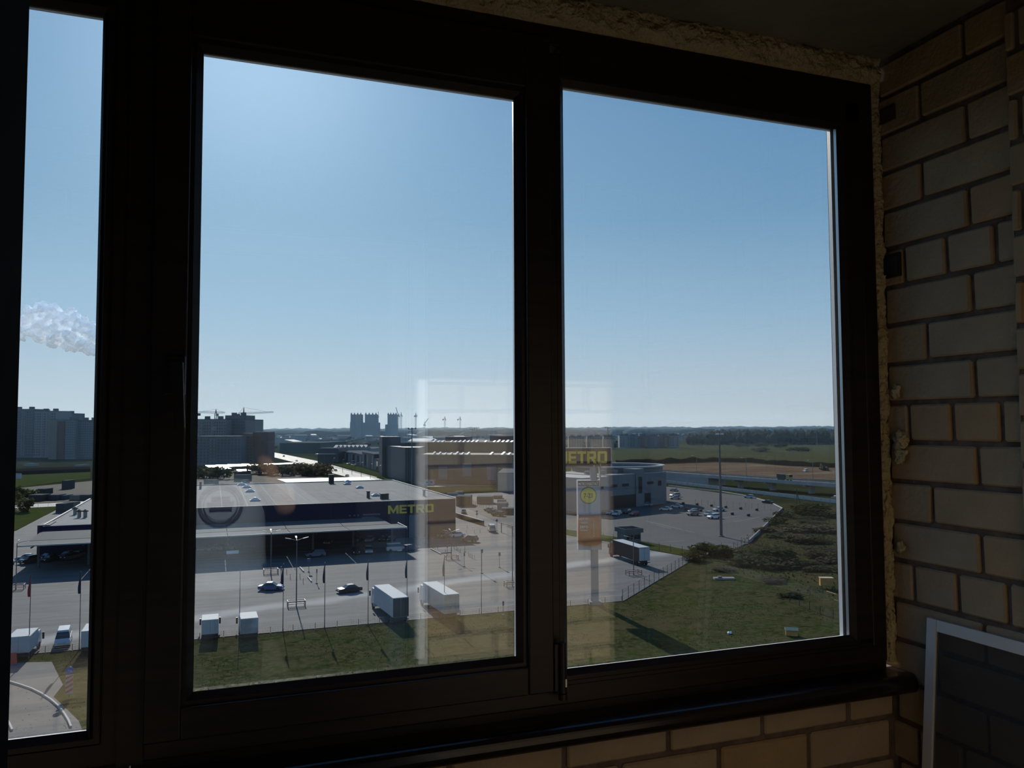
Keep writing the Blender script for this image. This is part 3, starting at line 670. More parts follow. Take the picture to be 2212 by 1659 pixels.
# block letters
def letter(ch):
    S = 0.27
    Q = {
     'M': [[(0, 0), (S, 0), (S, 1), (0, 1)], [(1.25 - S, 0), (1.25, 0), (1.25, 1), (1.25 - S, 1)], [(S, 1), (S, .55), (.625, 0), (.625, .42)], [(1.25 - S, 1), (.625, .42), (.625, 0), (1.25 - S, .55)]],
     'E': [[(0, 0), (S, 0), (S, 1), (0, 1)], [(S, .8), (.86, .8), (.86, 1), (S, 1)], [(S, .4), (.80, .4), (.80, .6), (S, .6)], [(S, 0), (.86, 0), (.86, .2), (S, .2)]],
     'T': [[(.32, 0), (.32 + S, 0), (.32 + S, .79), (.32, .79)], [(0, .79), (.91, .79), (.91, 1), (0, 1)]],
     'R': [[(0, 0), (S, 0), (S, 1), (0, 1)], [(S, .8), (.78, .8), (.95, .9), (.86, 1), (S, 1)], [(S, .36), (.86, .36), (.95, .46), (.78, .56), (S, .56)], [(.70, .5), (.95, .46), (.95, .9), (.70, .84)], [(.45, .36), (.74, .36), (1.02, 0), (.72, 0)]],
     'O': [[(0, .1), (S, .2), (S, .8), (0, .9)], [(1 - S, .2), (1, .1), (1, .9), (1 - S, .8)], [(.1, 0), (.9, 0), (1, .1), (1 - S, .2), (S, .2), (0, .1)], [(0, .9), (S, .8), (1 - S, .8), (1, .9), (.9, 1), (.1, 1)]],
    }[ch]
    return Q, {'M': 1.25, 'E': .86, 'T': .91, 'R': 1.02, 'O': 1.0}[ch]
def word_sign(parent, text, x, z, y, height, wscale, gap, depth=0.15):
    for ch in text:
        Q, w = letter(ch)
        mb = MB()
        for poly in Q:
            pts = [(x + px_ * wscale * height, z + pz_ * height) for px_, pz_ in poly]
            n = len(pts)
            vs = [(a, y - depth, b) for a, b in pts] + [(a, y, b) for a, b in pts]
            mb.raw(vs, [tuple(range(n)), tuple(range(2 * n - 1, n - 1, -1))] + [((i + 1) % n, i, n + i, n + (i + 1) % n) for i in range(n)])
        mb.build('letter', M_YEL, parent)
        x += w * wscale * height + gap
    return x
word_sign(store, 'METRO', 44.4, HS - 3.45, SY0, 2.25, 1.04, 0.22)
for i, dx in enumerate((34.2, 35.4, 36.4)):
    MB().box(dx - .22, dx + .22, SY0 - 0.06, SY0, HS - 3.7, HS - 3.25).build('small_emblem', mat('dim_emblem', (0.10, 0.11, 0.13), 0.6), store)
MB().box(37.6, 42.4, SY0 - 0.05, SY0, HS - 3.6, HS - 3.2).build('small_lettering', MATS['dim_emblem'], store)
MB().box(37.4, 40.8, SY0 - 0.05, SY0, HS - 4.2, HS - 3.95).build('small_lettering', MATS['dim_emblem'], store)
# roof fittings, each its own thing
def skylight(px, py, label, s=1.0):
    p = gp(px, py, HS)
    t = thing('skylight', label, 'skylight', (p.x, p.y, GZ + HS + 0.02), group='skylights on the store roof')
    MB().box(-1.35 * s, 1.35 * s, -1.35 * s, 1.35 * s, 0, 0.35).build('upstand', M_STEEL, t)
    MB().raw([(-1.3 * s, -1.3 * s, .35), (1.3 * s, -1.3 * s, .35), (1.3 * s, 1.3 * s, .35), (-1.3 * s, 1.3 * s, .35), (-.25, -.25, 1.0 * s), (.25, -.25, 1.0 * s), (.25, .25, 1.0 * s), (-.25, .25, 1.0 * s)],
             [(3, 2, 1, 0), (0, 1, 5, 4), (1, 2, 6, 5), (2, 3, 7, 6), (3, 0, 4, 7), (4, 5, 6, 7)]).build('dome', M_ACR, t)
for a in ((522, 1048.5, 'small white skylight at the back edge of the store roof'), (533, 1054, 'second white pyramid skylight from the back of the store roof'), (540, 1063, 'white pyramid skylight in the middle of the store roof'), (551, 1082.5, 'largest white pyramid skylight nearest the store front'),
          (751, 1042, 'flat pale skylight at the roof rear behind another skylight'), (750, 1047, 'flat pale skylight just before the rearmost roof skylight'), (777, 1055, 'flat pale skylight alone in the right half of the roof'), (811, 1072, 'flat pale skylight among dark vents near the sign')):
    skylight(*a, s=1.0 if a[0] < 600 else 0.85)
for px, py, w, hh, lab in ((715.6, 1044.5, 1.7, 3.0, 'dark boxy vent stack at the back of the store roof'), (795.5, 1076, .8, 1.7, 'leaning dark vent pipe beside the pale skylight'), (828, 1078, 1.6, 1.3, 'squat dark vent box above the yellow lettering'), (837, 1078, .6, 1.3, 'narrow dark vent pipe above the yellow lettering'), (916, 1072, .6, 1.6, 'lone dark vent pipe near the right roof edge'), (433, 1056, .7, 2.0, 'dark vent pipe at the left back corner of the roof')):
    p = gp(px, py, HS)
    t = thing('roof_vent', lab, 'vent', (p.x, p.y, GZ + HS + 0.02))
    sh_ = MB().box(-w / 2, w / 2, -w / 2, w / 2, 0, hh).build('shaft', M_BLACK if w > 1 else M_SEAM, t)
    MB().box(-w * .62, w * .62, -w * .62, w * .62, hh, hh + 0.25).build('cap', M_SEAM, sh_)
for px, py, lab in ((162, 1112, 'grey vent stack with dark hood on the annex roof'), (171, 1118, 'low grey pipe clump on the annex roof'), (184, 1118, 'stubby dark hood on the annex roof')):
    p = gp(px, py, 7.2)
    t = thing('roof_vent', lab, 'vent', (p.x, p.y, GZ + 7.22))
    MB().tube((0, 0, 0), (0, 0, 1.5), 0.45, n=10).build('pipe', M_STEEL, t)
    MB().lathe([(0.75, 1.5), (0.8, 1.75), (0.1, 2.1)], 10).build('hood', M_SEAM, t)
# parking canopy with two tilted wings
can = thing('parking_canopy', 'long grey car park canopy with two sloping wings', 'canopy', (0, 0, GZ))
M_CAN = mat('grey_sheet_roof', (0.080, 0.092, 0.098), 0.85, var=0.08, scale=0.2, spec=0.12)
CX0, CX1, CYN, CYM, CYF = -37.5, 44.0, 191.5, 202.0, 214.5
edges = [CX0 + (CX1 - CX0) * i / 6 for i in range(7)]
for i, (a, b) in enumerate(zip(edges, edges[1:])):
    d = 1.6 if i == 5 else 0.0
    MB().raw([(a + .06, CYN, 5.9), (b - .06, CYN, 5.9), (b - .06, CYM, 5.5), (a + .06, CYM, 5.5), (a + .06, CYN, 6.05), (b - .06, CYN, 6.05), (b - .06, CYM, 5.65), (a + .06, CYM, 5.65)],
             [(0, 3, 2, 1), (4, 5, 6, 7), (0, 1, 5, 4), (1, 2, 6, 5), (2, 3, 7, 6), (3, 0, 4, 7)]).build('near_wing', M_CAN, can)
    MB().raw([(a + .06, CYM + .2, 5.55), (b - .06 - d, CYM + .2, 5.55), (b - .06 - d * 1.6, CYF, 6.0), (a + .06, CYF, 6.0), (a + .06, CYM + .2, 5.70), (b - .06 - d, CYM + .2, 5.70), (b - .06 - d * 1.6, CYF, 6.15), (a + .06, CYF, 6.15)],
             [(0, 3, 2, 1), (4, 5, 6, 7), (0, 1, 5, 4), (1, 2, 6, 5), (2, 3, 7, 6), (3, 0, 4, 7)]).build('far_wing', M_CAN, can)
MB().box(CX0, CX1 - 1, CYM - 0.12, CYM + 0.3, 5.42, 5.6).build('gutter', M_COPING, can)
MB().box(CX0 - .05, CX1, CYN - 0.15, CYN, 5.8, 6.08).build('edge_trim', M_COPING, can)
MB().box(CX1 - .06, CX1 + .12, CYN - 0.1, CYM, 5.55, 6.1).build('end_trim', M_COPING, can)
for i in range(9):
    x = CX0 + 2.2 + i * 9.7
    MB().box(x - .22, x + .22, 200.4, 200.9, 0.1, 5.5).build('column', mat('dark_column', (0.06, 0.06, 0.065), 0.6), can)
    MB().box(x - .12, x + .12, CYN + 1, CYF - 1, 5.25, 5.45).build('rafter', MATS['dark_column'], can)
# low dock wall right of the store
a, b = gp(986, 1118), gp(1044, 1136)
t = thing('dock_wall', 'dark sloping dock wall with brick-red end beside the delivery road', 'wall', (a.x, a.y, GZ + 0.12))
d = b - a
MB().bar((0, 0, 0.7), (d.x, d.y, 0.7), 0.6, 1.4).build('wall_body', mat('brown_wall', (0.07, 0.055, 0.045), 0.9), t)
MB().bar((0, 0, 1.43), (d.x, d.y, 1.43), 0.8, 0.08).build('wall_coping', M_CONC, t)

# ------------------------------------------------------------------ vehicles
M_TYRE = mat('tyre_rubber', (0.015, 0.015, 0.016), 0.8)
M_CARGL = mat('car_glass', (0.012, 0.015, 0.02), 0.08, spec=0.8)
M_LAMP = mat('lamp_lens', (0.7, 0.7, 0.7), 0.15); M_TAIL = mat('tail_lens', (0.35, 0.02, 0.02), 0.2)
def paint(c):
    nm = 'paint_%d_%d_%d' % tuple(int(x * 999) for x in c)
    return mat(nm, c, 0.28, 0.15, spec=0.6)
SHAPES = {
 'sedan': dict(L=4.5, W=.88, body=[(-2.25, .38), (-2.22, .82), (-1.35, .92), (.95, .92), (1.95, .78), (2.24, .62), (2.25, .35), (2.0, .22), (-2.0, .22)],
               cab=[(-1.55, .90), (-.85, 1.36), (.30, 1.38), (1.10, .90)], roof=[(-.95, 1.34), (-.75, 1.42), (.22, 1.43), (.42, 1.34)], wx=(1.38, -1.32), wr=.31),
 'hatch': dict(L=4.1, W=.86, body=[(-2.02, .38), (-2.04, .85), (-1.7, .98), (.95, .96), (1.75, .82), (2.04, .62), (2.05, .35), (1.85, .22), (-1.85, .22)],
               cab=[(-1.92, .94), (-1.55, 1.42), (.25, 1.46), (1.15, .94)], roof=[(-1.62, 1.40), (-1.45, 1.50), (.15, 1.51), (.36, 1.41)], wx=(1.25, -1.2), wr=.31),
 'suv': dict(L=4.5, W=.92, body=[(-2.22, .45), (-2.25, 1.0), (-2.0, 1.10), (.95, 1.08), (1.95, .98), (2.22, .75), (2.25, .45), (2.0, .30), (-2.0, .30)],
               cab=[(-2.1, 1.06), (-1.85, 1.62), (.25, 1.64), (1.05, 1.06)], roof=[(-1.9, 1.58), (-1.75, 1.70), (.15, 1.72), (.36, 1.60)], wx=(1.36, -1.34), wr=.36),
 'van': dict(L=5.0, W=.97, body=[(-2.5, .4), (-2.5, 1.2), (1.35, 1.2), (2.1, 1.0), (2.48, .75), (2.5, .38), (2.2, .28), (-2.3, .28)],
               cab=[(-2.48, 1.18), (-2.42, 1.88), (.85, 1.9), (1.62, 1.16)], roof=[(-2.44, 1.82), (-2.38, 2.05), (.75, 2.06), (1.0, 1.85)], wx=(1.6, -1.55), wr=.34),
}
PROTO = {}
def proto(kind):
    if kind in PROTO: return PROTO[kind]
    s = SHAPES[kind]; me = {}
    def mk(nm, mb, smooth=False): me[nm] = mb.mesh(nm, smooth)
    mk('body', MB().side(s['body'], s['W'], s['W'] * .94))
    mk('windows', MB().side(s['cab'], s['W'] * .93, s['W'] * .74))
    mk('roof', MB().side(s['roof'], s['W'] * .78, s['W'] * .70))
    mk('wheel', MB().tube((0, -.11, 0), (0, .11, 0), s['wr'], n=14))
    zf = max(z for x, z in s['body'] if x > s['L'] / 2 - .3)
    mk('headlamp', MB().box(s['L'] / 2 - .12, s['L'] / 2 + .015, -s['W'] * .17, s['W'] * .17, zf - .14, zf + .03))
    zr = max(z for x, z in s['body'] if x < -s['L'] / 2 + .3)
    mk('tail_lamp', MB().box(-s['L'] / 2 - .015, -s['L'] / 2 + .1, -s['W'] * .16, s['W'] * .16, zr - .2, zr - .03))
    PROTO[kind] = me
    return me
def car(kind, colr, rear, front, label, group=None, rz=None, dz=0.12):
    a, b = gp(*rear), gp(*front)
    c = (a + b) / 2
    rz = math.atan2((b - a).y, (b - a).x) if rz is None else rz
    if -42 < c.x < 69 and 212.6 < c.y < 300: c *= 212.6 / c.y
    s = SHAPES[kind]; me = proto(kind)
    t = thing({'sedan': 'sedan_car', 'hatch': 'hatchback_car', 'suv': 'suv_car', 'van': 'van'}[kind], label, 'van' if kind == 'van' else 'car', (c.x, c.y, GZ + dz), rz, group)
    def add(nm, m, loc=(0, 0, 0)):
        o = bpy.data.objects.new(nm, me[nm]); COL.objects.link(o); o.parent = t; o.location = loc
        if not me[nm].materials: me[nm].materials.append(None)
        o.material_slots[0].link = 'OBJECT'; o.material_slots[0].material = m
    p = paint(colr)
    add('body', p); add('roof', p); add('windows', M_CARGL); 
    for y in (-1, 1): add('headlamp', M_LAMP, (0, y * s['W'] * .73, 0)); add('tail_lamp', M_TAIL, (0, y * s['W'] * .75, 0))
    for x in s['wx']:
        for y in (-1, 1): add('wheel', M_TYRE, (x, y * (s['W'] - .1), s['wr']))
    return t
WH, SI, BK, GR, DB, RD = (.46, .47, .48), (.26, .27, .29), (.015, .015, .018), (.12, .125, .13), (.03, .06, .16), (.22, .02, .025)
BRN = (.13, .09, .07)
GC = 'cars parked under the canopy'
for c in [
 ('sedan', (.035, .075, .20), (560, 1276), (611, 1275), 'dark blue sedan driving alone across the open lot'),
 ('sedan', (.012, .012, .022), (776, 1278), (732, 1283), 'black sedan driving between two flagpoles'),
 ('van', WH, (1066, 1153), (1058, 1144), 'white minivan seen from behind near the barrier gate'),
 ('suv', (.16, .14, .12), (1029, 1172), (1000, 1170), 'brownish estate car with pale roof crossing near the posts'),
 ('sedan', (.45, .52, .62), (999, 1152), (974, 1154), 'light blue sedan parked at the store corner'),
 ('hatch', GR, (968, 1152), (950, 1155.5), 'dark hatchback in shade beside the light blue sedan'),
 ('hatch', BK, (1000, 1106), (1004, 1115), 'black car on the delivery road beside the dock wall'),
 ('sedan', SI, (1066, 1106), (1050, 1104.5), 'rearmost silver car of three by the container fence'),
 ('sedan', GR, (1074, 1110), (1056, 1108.5), 'middle dark car of three by the container fence'),
 ('suv', (.10, .085, .075), (1086, 1116), (1066, 1115), 'front brown car of three by the container fence'),
 ('suv', (.05, .07, .13), (696, 1203), (667, 1205), 'dark blue estate car half out of the canopy shadow'),
 ('hatch', BK, (766, 1192), (772, 1204), 'black car beside the silver offroader at the shadow edge'),
 ('suv', SI, (793, 1190), (799, 1202), 'silver offroader at the canopy shadow edge'),
 ('van', (.36, .37, .40), (845, 1192), (868, 1191), 'grey minivan at the right end of the canopy row'),
 ('hatch', DB, (880, 1191), (894, 1189), 'dark blue hatchback at the very end of the canopy row'),
 ('sedan', GR, (718, 1158), (702, 1167), 'grey car in the back row under the canopy'),
 ('hatch', BK, (782, 1154), (762, 1164), 'black car in the back row left of two dark cars'),
 ('sedan', SI, (806, 1156), (791, 1166), 'silver car in the back row below the lettering'),
 ('suv', BK, (836, 1154), (820, 1165), 'black offroader in the back row near the canopy end'),
 ('sedan', BK, (851, 1154), (840, 1164), 'black car at the end of the canopy back row'),
 ('sedan', (.25, .28, .33), (452, 1174), (432, 1180), 'grey car under the canopy beside the dark window frame'),
 ('hatch', SI, (490, 1172), (472, 1178), 'silver hatchback under the canopy near the white board'),
 ('sedan', (.3, .33, .37), (515, 1171), (494, 1178), 'pale sedan under the canopy above the white board'),
 ('sedan', WH, (470, 1184), (450, 1188), 'white car lit under the left canopy wing'),
 ('sedan', (.30, .36, .42), (74, 1205), (40, 1207), 'pale blue sedan under the canopy by the street lamp'),
 ('sedan', BK, (122, 1197), (86, 1203), 'black sedan under the canopy in the narrow window'),
 ('hatch', GR, (157, 1191), (132, 1198), 'grey hatchback under the canopy in the narrow window'),
 ('hatch', BRN, (178, 1186), (156, 1192), 'brown car deepest under the canopy in the narrow window'),
 ('suv', BK, (82, 1214), (42, 1221), 'black offroader in the front canopy row by the lamp post'),
 ('sedan', BK, (128, 1209), (88, 1217), 'long black car in the front canopy row'),
 ('hatch', (.03, .03, .04), (170, 1206), (132, 1213), 'dark hatchback in the front canopy row at the frame'),
 ('sedan', WH, (4, 1216), (26, 1221), 'white car partly cut off at the left edge'),
 ('sedan', SI, (1326, 1110), (1311, 1114), 'silver car first in the row behind the orange banner'),
 ('suv', (.5, .48, .45), (1343, 1112), (1322, 1117), 'pale offroader in the row behind the orange banner'),
 ('suv', BK, (1364, 1108), (1342, 1113), 'black offroader parked left of the red car'),
 ('hatch', RD, (1381, 1113), (1359, 1116), 'dark red hatchback with glinting windscreen'),
 ('sedan', (.25, .28, .32), (1408, 1094), (1386, 1093), 'grey sedan in the shade of the dealer building'),
 ('sedan', WH, (1449, 1104), (1428, 1103), 'white sedan just outside the dealer building shade'),
 ('sedan', WH, (1471, 1098), (1453, 1097), 'white saloon beside the round tyre marker'),
 ('hatch', GR, (1508, 1108), (1488, 1109), 'dark grey car behind the offroader on the far lot'),
 ('suv', (.10, .10, .11), (1508, 1113), (1486, 1115), 'dark offroader with pale front on the far lot'),
 ('sedan', WH, (1540, 1112), (1521, 1116), 'white car behind the long silver estate'),
 ('suv', (.55, .58, .62), (1557, 1120), (1527, 1122), 'silver estate car beside the tall mast'),
 ('sedan', WH, (1563, 1104), (1543, 1105), 'white car behind the tall mast'),
 ('hatch', (.45, .5, .56), (1628, 1077), (1608, 1076), 'silver hatchback waiting at the far kerb'),
 ('sedan', BK, (1669, 1089), (1648, 1087), 'black car at the bend of the far kerb'),
 ('hatch', GR, (1812, 1080), (1799, 1078), 'dark car on the lower road at the window edge'),
 ('sedan', SI, (1466, 1063), (1447, 1061), 'silver car at the far corner of the dealer building'),
 ('suv', (.30, .31, .33), (1470, 1073), (1447, 1074), 'grey estate car beside the dealer building'),
 ('sedan', SI, (1469, 1079), (1448, 1079), 'nearest silver car beside the dealer building'),
]: car(*c, group=GC if 'canopy' in c[4] and 'row' in c[4] else None)
GT = 'traffic on the boulevard'
for i, (x, y, c, lab) in enumerate([(753, 1031, WH, 'white car on the boulevard near the store roof'), (728, 1019, BRN, 'brown car on the boulevard near the median'), (697, 1010, GR, 'dark car on the boulevard beside a lamp post'), (644, 998, SI, 'silver car on the far stretch of boulevard'), (616, 988, BK, 'black van-like car at the boulevard bend')]):
    a, b = gp(x, y), gp(x - 6, y - 2)
    car('suv' if i == 4 else 'sedan', c, (x, y), (x - 6, y - 1.8), lab, GT, dz=0.18)
for x, y, c, lab in ((757, 1005, SI, 'silver car parked before the dark shop facade'), (770, 1008, WH, 'white car parked before the dark shop facade')):
    car('hatch', c, (x, y), (x - 5, y - 1), lab, dz=0.2)

# ---- trucks
M_BOXW = mat('white_box', (0.40, 0.41, 0.43), 0.6, var=0.05, scale=1.0); M_ROOFW = mat('white_truck_roof', (0.40, 0.43, 0.445), 0.7, spec=0.2)
M_CHASS = mat('chassis', (0.02, 0.02, 0.022), 0.7)
def truck(name, label, rear, heading, L, W, Hb, deck, boxm, rearm=None, cabc=(.6, .6, .62), cab=True, stripe=None, dz=0.12, rh=0.0, cat='truck'):
    """Box body whose rear end stands over the ground point REAR; +x is the driving direction."""
    t = thing(name, label, cat, (rear.x, rear.y, GZ + dz), heading)
    MB().box(0, L, -W / 2, W / 2, deck, Hb).build('cargo_box', boxm, t, bevel=0.03)
    MB().box(0.02, L - .02, -W / 2 + .02, W / 2 - .02, Hb, Hb + .04).build('box_roof', M_ROOFW, t)
    for s in (-1, 1):
        MB().box(-.035, 0, s * (W / 4) - W / 4 + .03, s * (W / 4) + W / 4 - .03, deck + .06, Hb - .08).build('rear_door', rearm or boxm, t)
    MB().box(.2, L + (1.2 if cab else 0), -W * .3, W * .3, deck - .35, deck).build('chassis', M_CHASS, t)
    MB().box(-.06, .06, -W / 2, W / 2, deck - .45, deck - .3).build('rear_bumper', M_CHASS, t)
    if stripe: MB().box(.05, L - .05, -W / 2 - .012, -W / 2, deck + .02, deck + .12).build('side_stripe', stripe, t)
    wx = [1.5, 2.8] if L > 8 else [1.3]
    if cab: wx.append(L + 1.0)
    for x in wx:
        for s in (-1, 1): MB().tube((x, s * (W / 2 - .32), .48), (x, s * (W / 2 - .02), .48), .48, n=14).build('wheel', M_TYRE, t)
    if cab:
        Hc = min(Hb - .3, 3.4) if L > 8 else 2.5
        pr = [(L + .25, .5), (L + .25, Hc), (L + 1.6, Hc - .05), (L + 2.1, 1.6), (L + 2.2, .5)]
        cab_ = MB().side(pr, W / 2 - .06).build('cab', paint(cabc), t)
        MB().side([(L + 1.75, 2.3 if Hc > 3 else 1.7), (L + 1.64, Hc - .2), (L + 1.70, Hc - .22), (L + 2.14, 1.62)], W / 2 - .2).build('windscreen', M_CARGL, cab_)
        for s in (-1, 1): MB().box(L + 1.7, L + 1.9, s * (W / 2 + .22) - .12, s * (W / 2 + .22) + .12, Hc - 1.4, Hc - .5).build('mirror', M_BLACK, cab_)
    return t
H90 = R(90)
M_RUST = mat('brown_rear', (0.045, 0.036, 0.032), 0.7, var=0.3, scale=1.2)
p = gp(866, 1293, 4.0); truck('box_trailer_truck', 'white long-box truck with brown rear doors between flagpoles', p, R(94), 11.2, 2.5, 4.0, 1.1, M_BOXW, M_RUST)
p = gp(976, 1286, 4.0); truck('box_trailer_truck', 'white long-box truck with pale rear doors parked at the fence', p, R(93), 11.2, 2.5, 4.0, 1.1, M_BOXW, mat('tan_rear', (0.40, 0.36, 0.30), 0.7, var=0.15, scale=1.2))
p = gp(1392, 1184, 4.0); truck('semi_trailer_truck', 'dark red semi-trailer with white roof and rear beside the kiosk', p, R(88), 13.0, 2.6, 4.0, 1.15, mat('dark_red_tarp', (0.035, 0.015, 0.014), 0.6, var=0.3, scale=0.6), M_BOXW, (.25, .05, .05), stripe=M_COPING)
p = gp(454, 1341, 2.9); truck('box_truck', 'small white box truck with open roof rails by the fence', p, R(90), 3.6, 2.25, 2.9, 0.9, M_BOXW)
p = gp(539, 1338, 3.0); truck('box_truck', 'small white box truck with dark graphic on its rear', p, R(91), 4.2, 2.4, 3.0, 0.9, M_BOXW, mat('half_dark_rear', (0.45, 0.46, 0.47), 0.5, col2=(0.03, 0.03, 0.04), scale=0.35))
p = gp(40, 1378, 3.0); truck('box_truck', 'pale box truck beside the red barrier at the left', p, R(88), 4.6, 2.6, 3.0, 0.9, M_BOXW)
p = gp(196, 1365, 3.0); truck('box_truck', 'white truck mostly hidden behind the window frame', p, R(90), 4.6, 2.3, 3.0, 0.9, M_BOXW)
car('van', WH, (139, 1385), (134, 1401), 'white minivan facing us by the left fence')
# ------------------------------------------------------------------ poles
M_POLE = mat('grey_pole', (0.13, 0.13, 0.14), 0.5, 0.3)
M_RAIL = mat('red_white_rail', (0.45, 0.40, 0.38), 0.6, col2=(0.32, 0.07, 0.04), scale=1.3)
def street_lamp(px, py, toph, label, arms=3, guard=True, rot=0.0):
    p = gp(px, py)
    t = thing('street_lamp', label, 'lamp', (p.x, p.y, GZ + 0.12), rot)
    MB().tube((0, 0, 0), (0, 0, toph), 0.11, 0.07, 10).build('pole', M_POLE, t)
    for i in range(arms):
        a = (R(-5), R(185), R(90))[i] if arms == 3 else R(165)
        e = Vector((math.cos(a), math.sin(a), 0))
        arm_ = MB().bar((0, 0, toph - .05), tuple(e * 1.0 + Vector((0, 0, toph + .25))), .07).build('arm', M_POLE, t)
        MB().bar(tuple(e * 1.0 + Vector((0, 0, toph + .25))), tuple(e * 1.9 + Vector((0, 0, toph + .45))), .28, .10).build('lamp_head', mat('lamp_shell', (0.42, 0.43, 0.45), 0.5), arm_)
    if guard:
        w, d_ = 1.4, 0.75
        for z in (.55, .95):
            g = MB()
            for a, b in (((-w, -d_), (w, -d_)), ((w, -d_), (w, d_)), ((w, d_), (-w, d_)), ((-w, d_), (-w, -d_))):
                g.bar((a[0], a[1], z), (b[0], b[1], z), .11)
            g.build('guard_rail', M_RAIL, t)
        for x in (-w, w):
            for y in (-d_, d_): MB().box(x - .06, x + .06, y - .06, y + .06, 0, 1.0).build('guard_post', M_RAIL, t)
street_lamp(585, 1240, 8.4, 'three-armed street lamp with red guard rail before the navy facade')
street_lamp(640, 1311, 11.0, 'street lamp in red and white guard rail near the fence')
street_lamp(975, 1209, 6.2, 'street lamp with white guard rail beside the store corner')
street_lamp(1369, 1243, 7.4, 'single-armed lamp post before the semi-trailer', arms=1, rot=R(0))
street_lamp(34, 1275, 8.6, 'street lamp with guard rail in the narrow left window')
street_lamp(1107, 1268, 11.0, 'lamp post at the edge of the dark centre post', arms=1)
def flagpole(px, py, h, flagc, label, hang=2.9, w=0.30):
    p = gp(px, py)
    t = thing('flagpole', label, 'flagpole', (p.x, p.y, GZ + 0.1), group='flagpoles along the fence')
    MB().tube((0, 0, 0), (0, 0, h), 0.065, 0.035, 8).build('pole', M_POLE, t)
    MB().lathe([(0.09, 0), (0.09, .3), (.03, .34)], 8).build('foot', M_POLE, t)
    if flagc:
        m = MB(); nz = 10
        for i in range(nz + 1):
            z = h - .15 - hang * i / nz
            ww = w * (0.10 + 0.9 * math.sin(math.pi * min(1, (i / nz) ** 1.4 * .72 + .02)))
            for j in range(4):
                m.v.append((-.03 - ww * j / 3, .10 * math.sin(j * 2.1 + i * .5), z))
        for i in range(nz):
            for j in range(3): m.f.append((i * 4 + j, i * 4 + j + 1, (i + 1) * 4 + j + 1, (i + 1) * 4 + j))
        o = m.build('flag', mat('flag_%d' % int(flagc[2] * 999), flagc, 0.8), t, smooth=True)
        md = o.modifiers.new('thick', 'SOLIDIFY'); md.thickness = 0.02
NV, FR, FT = (.02, .022, .06), (.30, .03, .03), (.20, .18, .16)
for a in ((517, 1371, 9.2, None, 'bare flagpole between the two small box trucks'), (611, 1364, 9.8, NV, 'flagpole with furled dark flag beside the blue sedan'), (701, 1358, 9.7, NV, 'flagpole with furled dark flag between the two moving sedans'), (795, 1352, 9.8, NV, 'flagpole with furled dark flag just right of the black sedan'),
          (879, 1346, 9.8, NV, 'flagpole with furled navy flag before the brown-doored truck'), (960, 1337, 9.6, FT, 'flagpole with furled beige flag before the pale-doored truck'), (1040, 1327, 9.8, None, 'bare flagpole right of both long trucks'),
          (62, 1424, 11.0, FR, 'flagpole with furled red flag before the left box truck'), (171, 1406, 10.6, NV, 'flagpole with furled dark flag in the narrow left window')):
    flagpole(*a)
def post_sign(px, py, h, label, board=None, cat='sign'):
    p = gp(px, py)
    t = thing('sign_post', label, cat, (p.x, p.y, GZ + 0.12))
    MB().tube((0, 0, 0), (0, 0, h), 0.05, n=8).build('post', M_POLE, t)
    MB().box(-.2, .2, -.2, .2, 0, .12).build('foot', M_CONC_D, t)
    if board == 'round':
        MB().tube((0, -.08, h - .3), (0, -.05, h - .3), .36, n=16).build('sign_disc', M_CONC_D, t)
    elif board == 'both':
        MB().tube((0, -.08, h - 1.1), (0, -.05, h - 1.1), .36, n=16).build('sign_disc', M_CONC_D, t)
        MB().raw([(-.45, -.08, h), (.45, -.08, h), (0, -.08, h - .8), (-.45, -.05, h), (.45, -.05, h), (0, -.05, h - .8)], [(0, 1, 2), (5, 4, 3), (0, 3, 4, 1), (1, 4, 5, 2), (2, 5, 3, 0)]).build('sign_triangle', M_CONC_D, t)
    elif board: MB().box(-board / 2, board / 2, -.08, -.04, h - .75, h).build('sign_board', mat('blue_sign', (0.06, 0.07, 0.14), 0.5), t)
    return t
for a in ((1041, 1240, 4.9, 'tall post with small blue board before the bare flagpole', .45), (1079, 1227, 3.2, 'post with square grey board near the centre post', .45), (1003, 1225, 3.0, 'post with narrow dark board right of the guarded lamp', .3), (966, 1201, 2.6, 'short post with grey board left of the guarded lamp', .35),
          (934, 1187, 2.6, 'post with narrow board at the post row start', .3), (1030, 1127, 3.4, 'road sign with triangle and disc beyond the dock wall', 'both'), (1073, 1147, 3.2, 'round road sign beside the white minivan', 'round'), (1004, 1193, 2.8, 'plain post behind the brownish estate car', None),
          (684, 1262, 2.8, 'thin post with dark tip left of the black sedan', .2), (667, 1237, 2.8, 'sign post with dark board before the canopy shadow', .7), (607, 1259, 3.0, 'dark-tipped post right of the blue sedan', .2), (970, 1175, 2.4, 'thin post in front of the store corner', None), (1087, 1330, 2.2, 'thin sign post at the fence by the centre post', .3)):
    post_sign(a[0], a[1], a[2], a[3], a[4])
# white board under the canopy
p = gp(502, 1216)
t = thing('notice_board', 'blank white board on a post under the canopy', 'sign', (p.x, p.y, GZ + .12))
MB().tube((0, 0, 0), (0, 0, 2.4), .06, n=8).build('post', M_POLE, t)
MB().box(-1.3, 1.3, -.06, .06, 1.9, 2.6).build('board', M_WHITE, t)
